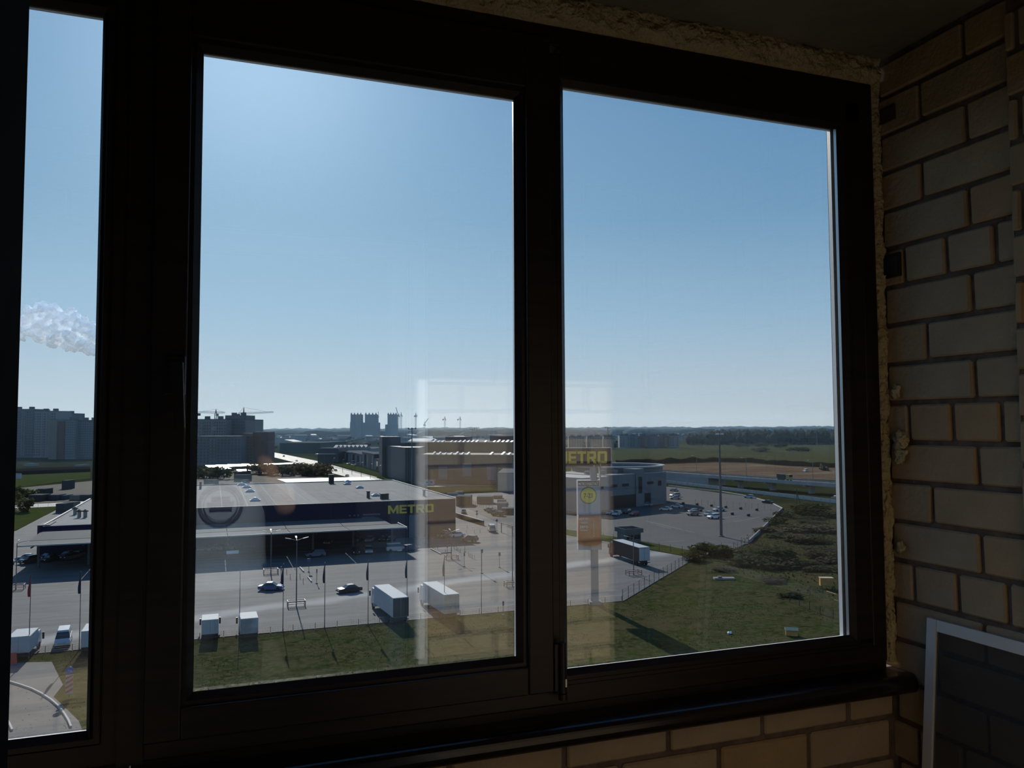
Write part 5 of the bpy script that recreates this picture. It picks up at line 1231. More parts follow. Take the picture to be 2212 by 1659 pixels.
slab('bright_yard', a, 0.35, mat('pale_yard', (0.24, 0.24, 0.245), 0.6, spec=0.4), label='bright pale forecourt just behind the store roof')  # one even pale grey over the whole forecourt
for a in ((505, 535, 1040, 1026, 6, M_TANC, 'brown yard hut behind the store'), (520, 532, 1046, 1037, 5, M_GRC, 'small grey hut at the store back wall'), (440, 462, 1047, 1037, 6, M_CONC_D, 'grey shed behind the left roof corner'),
          (10, 32, 1036, 1024, 6, M_BOXW, 'pale trailer in the grass at the far left'), (133, 146, 1057, 1038, 6, mat('dark_hut', (0.06, 0.06, 0.065), 0.8), 'dark tall hut in the yard'), (61, 90, 1083, 1069, 6, mat('black_container', (0.02, 0.022, 0.02), 0.7), 'black container in the cluttered yard'), (80, 97, 1068, 1056, 6, MATS['black_container'], 'dark truck-like hut behind the black container'), (101, 124, 1081, 1069, 6, mat('navy_container', (0.05, 0.06, 0.08), 0.7), 'bluish grey container in the cluttered yard'),
          (126, 140, 1080, 1070, 6, mat('blue_container', (0.04, 0.07, 0.11), 0.7), 'small blue container in the cluttered yard'), (150, 172, 1081, 1070, 6, M_TANC, 'brownish container near the annex roof'), (120, 137, 1108, 1088, 6, MATS['dark_hut'], 'dark boxy hut on the drive left of the annex'), (141, 153, 1103, 1086, 6, M_TANC, 'brown boxy hut beside the dark one'),
          (172, 192, 1081, 1069, 6, MATS['dark_hut'], 'dark container cut off by the window frame'), (50, 70, 1007, 1001, 8, M_GRC, 'low pale shed before the tower blocks'), (160, 180, 1012, 1004, 8, M_GRC, 'low grey shed by the dark bank')):
    block('yard_container', a[6], 'container', a[0], a[1], a[2], a[3], a[4], a[5])
# ------------------------------------------------------------------ tower blocks
def towerblock(label, x0, x1, depth, top, thick, m, cols, rows, winm, name='apartment_block', balc=None, group=None, roofbits=True, wfill=(.55, .5)):
    a, b = pd(x0, depth), pd(x1, depth); a.z = b.z = 0; d = b - a; n = Vector((-d.y, d.x, 0)).normalized(); u = d.normalized(); L = d.length
    hgt = 30.0 + ray((x0 + x1) / 2, top).z * depth
    t = thing(name, label, 'building', (a.x, a.y, GZ), group=group)
    q = [Vector((0, 0, 0)), d, d + n * thick, n * thick]
    wl_ = MB().prism([(v.x, v.y) for v in q], 0, hgt).build('walls', m, t)
    MB().prism([(v.x, v.y) for v in q], hgt, hgt + .8).build('parapet', M_CONC_D, t)
    mb, bb = MB(), MB()
    for r_ in range(rows):
        z0 = 2.0 + (hgt - 3.0) * r_ / rows; fh = (hgt - 3.0) / rows
        for c_ in range(cols):
            s0 = L * (c_ + .5 - wfill[0] / 2) / cols; s1 = L * (c_ + .5 + wfill[0] / 2) / cols
            tgt = bb if (balc and c_ in balc) else mb
            k_ = n * (-1.1 if tgt is bb else -.15)
            p0, p1 = u * s0, u * s1
            if tgt is bb: s0 -= L * .12 / cols; p0 = u * s0
            tgt.prism([(p0.x, p0.y), (p1.x, p1.y), (p1.x + k_.x, p1.y + k_.y), (p0.x + k_.x, p0.y + k_.y)], z0 + fh * .15, z0 + fh * (.15 + wfill[1] * (.75 if tgt is bb else 1)))
    o = mb.build('window_rows', winm, wl_); o['kind'] = 'stuff'
    if balc: o = bb.build('balcony_rows', mat('balcony_front', (0.22, 0.225, 0.235), 0.7), wl_); o['kind'] = 'stuff'
    if roofbits:
        for i in range(2):
            c_ = u * (L * (.25 + .45 * i)) + n * (thick * .4)
            MB().box(c_.x - 2.4, c_.x + 2.4, c_.y - 2, c_.y + 2, hgt + .7, hgt + 3.4).build('lift_house', M_CONC_D, t)
    return t, d, n, hgt
M_AP1 = mat('block_bluegrey', (0.105, 0.118, 0.138), 0.8, var=0.06, scale=0.05); M_AP2 = mat('block_pale', (0.19, 0.197, 0.21), 0.8, var=0.06, scale=0.05); M_AP3 = mat('block_tan', (0.18, 0.165, 0.145), 0.8)
M_AP4 = mat('block_red', (0.15, 0.07, 0.06), 0.8); M_APW = mat('far_window', (0.05, 0.06, 0.08), 0.25); M_BRK = mat('raw_brick_block', (0.15, 0.085, 0.07), 0.85, var=0.15, scale=0.1); M_GRB = mat('raw_grey_block', (0.135, 0.145, 0.15), 0.85, var=0.1, scale=0.1)
towerblock('tall blue-grey tower block at the far left', 10, 72, 850, 885, 30, M_AP1, 12, 17, M_APW, balc=(7, 8))
towerblock('second tall tower block with balcony column from the left', 73, 120, 850, 889, 30, M_AP2, 9, 17, M_APW, balc=(3, 5, 6))
towerblock('tower block with dark stepped roof behind the tan one', 118, 151, 880, 894, 30, M_AP1, 6, 17, M_APW)
towerblock('narrow tan tower block in front of the others', 106, 123, 800, 907, 16, M_AP3, 3, 15, M_AP3, roofbits=False)
towerblock('narrow brick-red tower block beside the tan one', 124, 140, 802, 911, 16, M_AP4, 3, 15, M_AP4, roofbits=False)
towerblock('pale ribbed tower block right of the red one', 141, 163, 800, 908, 20, M_AP2, 5, 15, M_AP1)
towerblock('blue-grey tower block beside the window frame', 164, 205, 805, 909, 24, M_AP1, 8, 15, M_AP2)
for a in ((22, 60, 872), (88, 112, 872)):
    pass
towerblock('tall pale apartment block under construction with cranes behind', 424, 488, 720, 907, 22, M_AP2, 12, 13, M_BRK, balc=(2, 6), wfill=(.5, .55))
towerblock('highest stepped block of the construction site', 486, 531, 735, 899, 26, M_AP1, 8, 14, M_APW)
towerblock('plain grey block end at the right of the site', 530, 551, 728, 908, 24, M_AP2, 2, 13, M_AP2, roofbits=False)
towerblock('unfinished grey block with dark window holes', 424, 521, 655, 944, 18, M_GRB, 13, 8, M_APW, balc=(4, 5), roofbits=False, wfill=(.42, .55))
towerblock('reddish unfinished block with open balconies', 521, 546, 668, 938, 18, M_BRK, 4, 9, M_APW, balc=(0,), roofbits=False)
towerblock('blank dark brick end wall of the unfinished block', 546, 580, 672, 935, 18, M_BRK, 1, 2, M_BRK, roofbits=False)
# three distant high-rises
for x0, x1, xm0, xm1, top, top2, lab in ((756, 781, 757, 780, 896, 912, 'leftmost of three distant high-rises with spiky roof corners'), (782, 818, 788, 813, 896, 913, 'middle distant high-rise with wide lower shoulders'), (832, 857, 837, 856, 896, 917, 'rightmost distant high-rise beside the thin cranes')):
    t, d, n, hg_ = towerblock(lab, xm0, xm1, 2500, top, 34, M_AP1, 8, 22, M_AP2, name='high_rise', roofbits=False)
    u = d.normalized()
    a2, b2 = pd(x0, 2480), pd(x1 if x1 > 800 or x0 < 760 else x1, 2480); o0 = a2 - pd(xm0, 2500); o1 = b2 - pd(xm0, 2500)
    h2 = 30.0 + ray(x0, top2).z * 2500
    nn = n * 30
    MB().prism([(o0.x, o0.y), (o1.x, o1.y), (o1.x + nn.x, o1.y + nn.y), (o0.x + nn.x, o0.y + nn.y)], 0, h2).build('shoulder', M_AP1, t)
    for f_ in (0.06, 0.35, 0.65, 0.94):
        c_ = d * f_ + n * 4
        MB().raw([(c_.x - 3.2, c_.y - 3, hg_), (c_.x + 3.2, c_.y - 3, hg_), (c_.x + 3.2, c_.y + 3, hg_), (c_.x - 3.2, c_.y + 3, hg_), (c_.x, c_.y, hg_ + 8)], [(3, 2, 1, 0), (0, 1, 4), (1, 2, 4), (2, 3, 4), (3, 0, 4)]).build('roof_spire', M_CONC_D, t)
# ------------------------------------------------------------------ cranes
M_CR = mat('crane_steel', (0.16, 0.15, 0.13), 0.6, 0.3); M_CRY = mat('crane_yellow', (0.38, 0.30, 0.10), 0.6)
def crane(px, depth, ytop, yjib, jl, jr, label, m=M_CR, s=1.0, rise=0.0):
    p = pd(px, depth)
    ht = 30 + ray(px, ytop).z * depth; hj = 30 + ray(px, yjib).z * depth
    t = thing('tower_crane', label, 'crane', (p.x, p.y, GZ), -YAW, group='tower cranes on the skyline')
    w = s
    mb = MB()
    for x in (-w, w):
        for y in (-w, w): mb.box(x - .18 * s, x + .18 * s, y - .18 * s, y + .18 * s, 0, hj)
    k_ = int(hj / (4 * w))
    for i in range(k_):
        z0, z1 = hj * i / k_, hj * (i + 1) / k_
        mb.bar((-w, -w, z0), (w, -w, z1), .15 * s); mb.bar((w, w, z0), (-w, w, z1), .15 * s)
    mb.build('mast', m, t)
    MB().tube((0, 0, hj), (0, 0, ht), .9 * s, .3 * s, 6).build('apex', m, t)
    for L_, nm in ((jr, 'jib'), (-jl, 'counter_jib')):
        if not L_: continue
        q = MB(); e = L_ * depth / F_PX; zr = rise * abs(e)
        q.bar((0, -.8 * s, hj), (e, -.8 * s, hj + zr), .3 * s); q.bar((0, .8 * s, hj), (e, .8 * s, hj + zr), .3 * s); q.bar((0, 0, hj + 1.6 * s), (e, 0, hj + zr + .8 * s), .3 * s)
        nn_ = max(3, int(abs(e) / (3 * s)))
        for i in range(nn_):
            q.bar((e * i / nn_, -.8 * s, hj + zr * i / nn_), (e * (i + .5) / nn_, 0, hj + zr * i / nn_ + 1.4 * s), .14 * s); q.bar((e * (i + .5) / nn_, 0, hj + zr * i / nn_ + 1.4 * s), (e * (i + 1) / nn_, .8 * s, hj + zr * (i + 1) / nn_), .14 * s)
        q.build(nm, m, t)
        MB().bar((0, 0, ht), (e * .75, 0, hj + zr * .75 + 1.4 * s), .16 * s).build('tie_rod', m, t)
        if nm == 'counter_jib': MB().box(e * .98 - 1.5 * s, e * .98 + 1.5 * s, -1 * s, 1 * s, hj - 2.2 * s, hj + .2).build('counterweight', M_CONC_D, t)
    MB().box(.6 * s, 2.4 * s, -1 * s, 1 * s, hj - 2.6 * s, hj - .4 * s).build('cab', M_STEEL, t)
crane(466, 780, 884, 893, 38, 19, 'crane with two stacked jibs above the pale unfinished block', rise=.05)
crane(526, 790, 880, 894.5, 12, 64, 'crane with long jib reaching right over the skyline', rise=.05)
for a in ((861, 3000, 893, 898, 0, 0, 'crane with steep luffing jib beside the right high-rise'), (866.5, 3000, 890, 897, 6, 2, 'thin crane just right of the luffing crane'), (898, 3050, 891, 898, 2, 4, 'lone thin crane right of the high-rises'), (961, 3200, 899, 905.5, 4, 2, 'left of two matching thin cranes above the mall'), (994, 3200, 899, 905.5, 5, 2, 'right of two matching thin cranes above the mall'), (917, 3100, 910, 917, 1, 0, 'short crane with raised jib above the mall roof')):
    crane(*a, s=2.0)
for px, y0, y1, dx, lab in ((861, 899, 880, -6, ''), (917, 916, 904, 8, '')):
    tower = [o for o in bpy.data.objects if o.name.startswith('tower_crane') and o.parent is None and abs(o.location.x - pd(px, 3000 if px < 900 else 3100).x) < .1][0]
    dep = 3000 if px < 900 else 3100
    z0, z1 = 30 + ray(px, y0).z * dep, 30 + ray(px, y1).z * dep
    MB().bar((0, 0, z0), (dx * dep / F_PX, 0, z1), 2.2).build('luffing_jib', M_CR, tower)
p = pd(817, 2300)
t = thing('antenna_mast', 'thin antenna mast between two high-rises', 'mast', (p.x, p.y, GZ))
hh = 30 + ray(817, 889).z * 2300
MB().tube((0, 0, 0), (0, 0, hh), 1.4, .7, 6).build('mast_tube', M_CR, t); MB().box(-2, 2, -2, 2, hh * .78, hh * .82).build('platform', M_CR, t)
# distant low buildings
rb = random.Random(3); TAKEN = []
for o_ in [o for o in bpy.data.objects if o.get('category') in ('building', 'crane') and o.parent is None]:
    for c_ in children(o_):
        for q_ in c_.bound_box: TAKEN.append((o_.location.x + q_[0], o_.location.y + q_[1], 12.0))
def free(x, y, r_):
    return all((x - a) ** 2 + (y - b) ** 2 > (r_ + c) ** 2 for a, b, c in TAKEN)
for i in range(60):
    x = rb.choice((rb.uniform(585, 835), rb.uniform(600, 830), rb.uniform(860, 1110)))
    dep = rb.uniform(1100, 2600) if x < 850 else rb.uniform(900, 2400)
    p = pd(x, dep); w, d_, hh = rb.uniform(12, 40), rb.uniform(12, 30), rb.uniform(5, 10)
    if not free(p.x, p.y, 30): continue
    TAKEN.append((p.x, p.y, 26))
    t = thing('distant_building', 'small distant low building on the hazy plain', 'building', (p.x, p.y, GZ), rb.uniform(-.6, .6), group='low buildings on the hazy plain')
    MB().box(-w / 2, w / 2, -d_ / 2, d_ / 2, 0, hh).build('walls', rb.choice((M_AP1, M_GRB, M_AP3, M_SHOP)), t)
    MB().raw([(-w / 2, -d_ / 2, hh), (w / 2, -d_ / 2, hh), (w / 2, d_ / 2, hh), (-w / 2, d_ / 2, hh), (-w / 2, d_ / 2, hh + 1.5 + d_ * .08), (w / 2, d_ / 2, hh + 1.5 + d_ * .08)], [(0, 3, 2, 1), (0, 1, 5, 4), (1, 2, 5), (2, 3, 4, 5), (3, 0, 4)]).build('roof', rb.choice((M_ROOFD, M_ROOFM, M_ROOFD, M_ROOFD, M_ROOFM, M_ROOFW)), t)
for i in range(30):
    x = rb.uniform(1335, 1520) if i < 22 else rb.uniform(1550, 1800)
    p = pd(x, rb.uniform(1500, 2300) if i < 22 else rb.uniform(1700, 2500)); w = rb.uniform(7, 12); hh = rb.uniform(7, 11) if i < 22 else rb.uniform(16, 20)
    t = thing('cottage', 'tiny pale-roofed cottage among the far trees', 'house', (p.x, p.y, GZ), rb.uniform(-.7, .7), group='cottages in the far village')
    MB().box(-w / 2, w / 2, -4, 4, 0, hh).build('walls', rb.choice((M_AP2, M_AP3, M_AP1)), t)
    MB().raw([(-w / 2 - .5, -4.6, hh), (w / 2 + .5, -4.6, hh), (w / 2 + .5, 4.6, hh), (-w / 2 - .5, 4.6, hh), (-w / 2 - .5, 0, hh + 4), (w / 2 + .5, 0, hh + 4)], [(3, 2, 1, 0), (0, 1, 5, 4), (2, 3, 4, 5), (1, 2, 5), (3, 0, 4)]).build('pitched_roof', rb.choice((M_ROOFW, M_CONC_D, M_BRK)), t)
# five-storey blocks at the meadow
for x0, x1, c_ in ((1338, 1360, 0), (1360, 1382, 1), (1382, 1403, 2), (1403, 1424, 1), (1424, 1446, 2), (1446, 1466, 0)):
    towerblock(('pale', 'blue-grey', 'brown-grey')[c_] + ' five-storey section %s of the low-rise row at the meadow' % {1338: 'at the left end', 1360: 'second from the left', 1382: 'third from the left', 1403: 'third from the right', 1424: 'second from the right', 1446: 'at the right end'}[x0], x0, x1, 1140, 942 + (c_ % 2), 16, (M_AP2, M_AP1, M_BRK)[c_], 4, 5, M_APW, group='low-rise row at the meadow', balc=(2,))
for x0, x1, lab in ((1228, 1262, 'beige low-rise block behind the top sign board'), (1268, 1300, 'beige low-rise block right behind the top sign board'), (1304, 1326, 'small beige block left of the low-rise row')):
    towerblock(lab, x0, x1, 1080, 944, 16, M_AP3, 6, 5, M_APW)
# ------------------------------------------------------------------ overpass
M_OVER = mat('bridge_concrete', (0.33, 0.33, 0.33), 0.85, var=0.1, scale=0.2)
OP, OA = Vector((228.0, 377.0, GZ)), math.atan2(-127.3, 22.6)
ov = thing('overpass', 'long grey concrete overpass at the right', 'bridge', OP, OA)
OH = 5.0
def obox(nm, m, s0, s1, t0, t1, z0, z1): return MB().box(s0, s1, t0, t1, z0, z1).build(nm, m, ov)
S_EMB = 32.0
obox('deck', M_OVER, S_EMB, 240, 0, 12, OH - 1.0, OH)
obox('embankment', M_OVER, -70, S_EMB, 0, 12, 0, OH)
obox('road_surface', M_ASPH2, -70, 240, .5, 11.5, OH, OH + .06)
for t0 in (0, 11.7): obox('parapet', M_OVER, -70, 240, t0, t0 + .3, OH, OH + .55)
for t0 in (.1, 11.8, 6):
    obox('guard_rail', M_STEEL, -70, 240, t0, t0 + .1, OH + .95, OH + 1.1)
    for i in range(38): obox('rail_post', M_STEEL, -68 + i * 8, -67.85 + i * 8, t0, t0 + .1, OH + .06, OH + .95)
for s_ in (48, 68, 90, 112, 135, 158):
    obox('column', M_OVER, s_ - .7, s_ + .7, 4.6, 7.4, 0, OH - 1.7)
    obox('cap_beam', M_OVER, s_ - .8, s_ + .8, .8, 11.2, OH - 1.7, OH - 1.0)
slab('lower_road', [(225.2, 150), (228.5, 150), (228.5, 335), (226.5, 420), (225.2, 420)], .25, M_ROAD, label='lower road beside the overpass')
brr = thing('road_barrier', 'long pale slatted barrier along the lower road', 'barrier', (0, 0, GZ))
M_BARR = mat('barrier_concrete', (0.44, 0.44, 0.43), 0.85)
for i in range(54):
    y = 150 + i * 5
    MB().box(224.3, 224.5, y + .1, y + 4.9, .3, 1.7).build('barrier_panel', M_BARR, brr)
    MB().box(224.2, 224.6, y - .1, y + .1, 0, 1.85).build('barrier_post', M_OVER, brr)
def road_post(s_, h_, label):
    q = OP + Vector((math.cos(OA), math.sin(OA), 0)) * s_ + Vector((-math.sin(OA), math.cos(OA), 0)) * 13.2
    t = thing('road_lamp', label, 'lamp', q, group='lamps along the overpass')
    MB().tube((0, 0, 0), (0, 0, h_), .16, .1, 6).build('pole', M_STEEL, t)
    a_ = MB().bar((0, 0, h_), (-2.2, 0, h_ + .5), .14).build('arm', M_STEEL, t); MB().box(-3.0, -2.1, -.2, .2, h_ + .42, h_ + .6).build('lamp_head', M_LAMP, a_)
for s_ in (10, 45, 85, 120, 155, 190): road_post(s_, 14, 'thin tall lamp along the overpass')
# dump truck on the overpass and machines on the dirt
t = thing('dump_truck', 'yellow dump truck crossing the overpass', 'truck', OP + Vector((math.cos(OA), math.sin(OA), 0)) * 78 + Vector((-math.sin(OA), math.cos(OA), 0)) * 3.4 + Vector((0, 0, OH + .1)), OA)
MB().box(-4.2, .8, -1.25, 1.25, 1.1, 2.9).build('tipper_body', mat('tipper_dark', (0.05, 0.05, 0.055), 0.6), t)
MB().box(1.0, 2.9, -1.2, 1.2, .7, 3.0).build('cab', M_CRY, t)
MB().box(2.2, 2.95, -1.05, 1.05, 1.8, 2.7).build('windscreen', M_CARGL, t)
MB().box(-4.2, 2.9, -.5, .5, .6, 1.1).build('chassis', M_CHASS, t)
for x in (-3.2, -2.0, 2.0):
    for s in (-1, 1): MB().tube((x, s * 1.2, .5), (x, s * .85, .5), .5, n=12).build('wheel', M_TYRE, t)
def digger(px, py, label, c_):
    p = gp(px, py)
    t = thing('excavator', label, 'machine', (p.x, p.y, GZ + .1), R(200))
    for s in (-1, 1): MB().box(-1.8, 1.8, s * 1.1 - .3, s * 1.1 + .3, 0, .8).build('track', M_TYRE, t)
    MB().box(-1.9, 1.5, -1.2, 1.2, .9, 2.1).build('body', c_, t); MB().box(.1, 1.4, -1.2, -.1, 2.1, 3.2).build('cab', c_, t)
    MB().bar((1.5, 0, 1.8), (4.2, 0, 4.4), .4).build('boom', c_, t); MB().bar((4.2, 0, 4.4), (5.6, 0, 1.4), .3).build('stick', c_, t); MB().box(5.1, 6.0, -.5, .5, .6, 1.4).build('bucket', M_CHASS, t)
digger(1780, 1015, 'yellow excavator at work by the dark earth berm', M_CRY)
digger(1784, 1017, 'second machine with dark body beside the yellow excavator', M_CHASS)
car('van', WH, (1744, 1020), (1737, 1019), 'white pickup van standing on the graded earth')
# earth berm
def berm(label, pts, hgt, m, w=12, seed=0):
    P = [gp(*p) for p in pts]; mb = MB(); N = 60; rows = 6
    for i in range(N + 1):
        f_ = i / N * (len(P) - 1); a = P[min(int(f_), len(P) - 2)]; b = P[min(int(f_), len(P) - 2) + 1]; q = a.lerp(b, f_ - min(int(f_), len(P) - 2))
        away = Vector((q.x, q.y, 0)).normalized()
        for j in range(rows + 1):
            z = hgt * math.sin(math.pi * j / rows) * (.7 + .5 * noise.noise(Vector((i * .35, j * .3, seed)))) 
            r_ = q + away * (w * (j / rows - .5))
            mb.v.append((r_.x, r_.y, GZ + max(0, z)))
    for i in range(N):
        for j in range(rows): k_ = i * (rows + 1) + j; mb.f.append((k_, k_ + rows + 1, k_ + rows + 2, k_ + 1))
    o = mb.build('earth_berm', m, smooth=True); return tag(o, label, 'berm')
berm('long dark earth berm at the edge of the meadow', [(1330, 1002), (1440, 999), (1540, 996), (1625, 998), (1700, 1004), (1840, 1011)], 4.2, M_EARTH, 26, 2.0)
# ------------------------------------------------------------------ vegetation
def leaf_mat(name, c1, c2):
    m = mat(name, c1, 0.8, col2=c2, scale=0.6, spec=0.1)
    n, l = m.node_tree.nodes, m.node_tree.links
    tr_ = n.new('ShaderNodeBsdfTranslucent'); mx_ = n.new('ShaderNodeMixShader'); mx_.inputs['Fac'].default_value = 0.5
    l.new(n['Principled BSDF'].inputs['Base Color'].links[0].from_socket, tr_.inputs['Color'])
    l.new(n['Principled BSDF'].outputs[0], mx_.inputs[1]); l.new(tr_.outputs[0], mx_.inputs[2]); l.new(mx_.outputs[0], n['Material Output'].inputs['Surface'])
    return m
M_BUSH = leaf_mat('bush_leaf', (0.036, 0.046, 0.016), (0.060, 0.066, 0.026)); M_BUSHB = leaf_mat('brown_weed', (0.072, 0.060, 0.032), (0.098, 0.077, 0.043)); M_TREE = mat('far_tree_leaf', (0.010, 0.019, 0.012), 0.95, col2=(0.016, 0.026, 0.014), scale=0.02, spec=0.05)
M_STEMW = mat('woody_stem', (0.06, 0.045, 0.03), 0.9)
def bush_mesh(seed, n=420, leaf=.16):
    r_ = random.Random(seed); mb = MB(); cl = [(r_.uniform(-.55, .55), r_.uniform(-.55, .55), r_.uniform(.25, .8), r_.uniform(.3, .5)) for _ in range(7)]
    for _ in range(n):
        c_ = r_.choice(cl); v = Vector((r_.gauss(0, 1), r_.gauss(0, 1), r_.gauss(0, 1))).normalized() * (c_[3] * r_.uniform(.6, 1.05))
        q = Vector((c_[0], c_[1], c_[2])) + v
        if q.z < .02: q.z = .02 + r_.random() * .1
        a = Vector((r_.gauss(0, 1), r_.gauss(0, 1), r_.gauss(0, .7))).normalized(); b = a.orthogonal().normalized(); s = leaf * r_.uniform(.6, 1.3)
        mb.raw([q - a * s - b * s * .45, q + a * s, q - a * s + b * s * .45], [(0, 1, 2)])
    return mb.mesh('foliage')
BM = [bush_mesh(i) for i in range(4)]
stem_me = MB().tube((0, 0, 0), (.05, 0, .5), .05, .03, 6).tube((0, 0, .1), (-.3, .1, .55), .035, .02, 6).tube((0, 0, .1), (.25, -.15, .6), .035, .02, 6).mesh('stem'); stem_me.materials.append(M_STEMW)
for b_ in BM: b_.materials.append(None)
def bush(px, py, r_, h_, m, label, group='bushes on the weedy slope'):
    p = gp(px, py)
    t = thing('bush', label, 'bush', (p.x, p.y, GZ + .08), random.uniform(0, 6), group); t.scale = (r_, r_, h_)
    for nm, me, mm_ in (('foliage', random.choice(BM), m), ('stem', stem_me, None)):
        o = bpy.data.objects.new(nm, me); COL.objects.link(o); o.parent = t
        if mm_: o.material_slots[0].link = 'OBJECT'; o.material_slots[0].material = mm_
for a in ((1520, 1200, 4.2, 3.6, M_BUSH, 'dark bush at the corner of the far lot fence'), (1545, 1203, 3.6, 3.2, M_BUSH, 'bushy clump right of the fence corner'), (1570, 1204, 3.4, 3.2, M_BUSH, 'bush halfway along the near lot edge'), (1502, 1212, 3.4, 2.6, M_BUSH, 'low dark bush where the two fences meet'),
          (1655, 1212, 6.0, 4.2, M_BUSH, 'widest dark bush in the middle of the weeds'), (1680, 1216, 5.0, 3.2, M_BUSH, 'round dark bush right of the widest bush'), (1630, 1219, 4.6, 2.6, M_BUSH, 'low dark bush left of the widest bush'), (1700, 1222, 4.6, 2.4, M_BUSHB, 'brownish bush below the round dark bush'),
          (1755, 1113, 8.0, 4.6, M_BUSH, 'large dark bush near the utility pole'), (1740, 1107, 6.0, 4.0, M_BUSH, 'dark bush left of the large bush by the pole'), (1780, 1118, 5.0, 3.0, M_BUSH, 'small dark bush near the window edge'), (1697, 1118, 4.2, 3.0, M_BUSH, 'bush at the top of the pale low wall'), (1685, 1133, 4.0, 2.6, M_BUSH, 'bush beside the pale low wall'),
          (1745, 1151, 8.0, 3.0, M_BUSHB, 'broad reddish weed clump on the slope'), (1720, 1146, 6.0, 2.4, M_BUSHB, 'reddish weed clump left of the broad one'), (1772, 1168, 3.6, 2.0, M_BUSH, 'small grey-green bush on the slope'), (1652, 1150, 4.0, 1.8, M_BUSHB, 'brown weeds along the low wall'), (1590, 1206, 3.0, 2.0, M_BUSHB, 'brown weeds near the fence corner'),
          (1765, 1192, 4.0, 1.8, M_BUSHB, 'brown weeds above the orange box'), (1600, 1222, 4.0, 1.6, M_BUSHB, 'brown weed patch below the fence corner'), (1562, 1232, 3.0, 1.2, M_BUSHB, 'low brown weeds above the concrete slab'), (1660, 1256, 3.2, .9, M_BUSHB, 'flat dark weed patch in the open grass'), (1712, 1290, 2.4, .9, M_BUSH, 'tuft at the corner of the green fence')):
    bush(a[0], a[1], a[2] * 1.15, a[3] * .68, a[4], a[5])
rw = random.Random(31)
for i in range(34):
    x = rw.uniform(1585, 1815); y = rw.uniform(1105, 1235)
    if x < 1700 - (y - 1095) * .9 + 25: continue
    bush(x, y, rw.uniform(2.5, 6), rw.uniform(.7, 1.6), rw.choice((M_BUSH, M_BUSHB, M_BUSHB)), 'low olive weed clump scattered on the slope', group='low weed clumps on the slope')
for a in ((47, 1108, 4.2, 4.6, M_BUSH, 'round dark bush at the corner of the lawn'), (20, 1088, 5, 4.5, M_BUSH, 'dark tree clump at the far left of the yard'), (38, 1082, 6, 5, M_BUSH, 'dark tree clump beside the black container'), (52, 1080, 5, 4, M_BUSH, 'low tree clump left of the black container')):
    bush(*a, group='bushes left of the store')
for i, x in enumerate((440, 455, 470, 560, 585, 610, 640, 660, 680, 705)):
    bush(x, 1032 - (x > 500) * 8 + (i % 3) * 2, 9, 6.5, M_BUSHB if x > 500 else M_BUSH, 'scrubby brown thicket behind the store' if x > 500 else 'dark thicket behind the left roof corner', group='thickets behind the store')
# small weed tufts scattered over the near grass
tuft = MB(); rt = random.Random(5)
for i in range(16000):
    if i < 10000:
        x = rt.uniform(-30, 150); y = rt.uniform(80, 123)
    else:
        x = rt.uniform(100, 214); y = rt.uniform(112, 236)
        if y > 123 + max(0, (x - 66)) * .9 - 2: continue
    if noise.noise(Vector((x * .08, y * .08, 1))) < -.12 and i < 10000: continue
    s = rt.uniform(.06, .16) if i < 10000 else rt.uniform(.12, .45)
    for k_ in range(3):
        a = rt.uniform(0, 6.28); e = Vector((math.cos(a), math.sin(a))) * s * .5
        tuft.raw([(x - e.x, y - e.y, GZ + .06), (x + e.x, y + e.y, GZ + .06), (x + rt.uniform(-.3, .3) * s, y + rt.uniform(-.3, .3) * s, GZ + .06 + s)], [(0, 1, 2)])
o = tuft.build('weeds', leaf_mat('tuft_leaf', (0.040, 0.052, 0.014), (0.06, 0.052, 0.024)))
tag(o, 'low weed tufts scattered over the rough grass', 'weeds', kind='stuff')
# utility pole on the slope
p = gp(1722, 1102)
t = thing('utility_pole', 'wooden utility pole with slanting brace on the slope', 'pole', (p.x, p.y, GZ + .1), R(-20))
MB().tube((0, 0, 0), (0, 0, 7.6), .17, .12, 8).build('pole', M_STEMW, t); MB().tube((1.8, 0, 0), (0, 0, 6.2), .12, .1, 8).build('brace', M_STEMW, t); MB().box(-.7, .7, -.06, .06, 7.0, 7.15).build('cross_arm', M_STEMW, t)
for x in (-.6, 0, .6): MB().lathe([(.05, 7.15), (.09, 7.25), (.05, 7.4)], 8, (x, 0)).build('insulator', M_ACR, t)
# forest belt and far treeline
fm = MB(); rf = random.Random(9)
for i in range(620):
    x = rf.uniform(1486, 1900); dep = 1290 + rf.random() ** 1.5 * 420
    p = pd(x, dep); hh = rf.uniform(15, 23) * (1.0 if x > 1530 else .75); w = rf.uniform(5, 9)
    fm.blob((p.x, p.y, GZ + hh * .55), w, w, hh * .5, seed=i * .37, amp=.5, sub=1)
    if dep < 1340: fm.tube((p.x, p.y, GZ), (p.x, p.y, GZ + hh * .5), .5, n=5)
o = fm.build('forest', M_TREE, smooth=True); tag(o, 'dense dark forest belt beyond the meadow', 'forest', kind='stuff')
fl = MB(); rf = random.Random(12)
for i in range(1500):
    x = rf.uniform(-250, 2400); dep = 2600 + 4800 * rf.random() ** 1.3
    p = pd(x, dep); hh = rf.uniform(14, 24) + max(0, dep - 4500) * .004; w = rf.uniform(40, 110)
    fl.blob((p.x, p.y, GZ + hh * .35), w, w * .6, hh * .65, seed=i * .61, amp=.25, sub=1)
o = fl.build('treeline', M_TREE, smooth=True); tag(o, 'far wooded plain reaching the horizon', 'treeline', kind='stuff')
sc = MB()
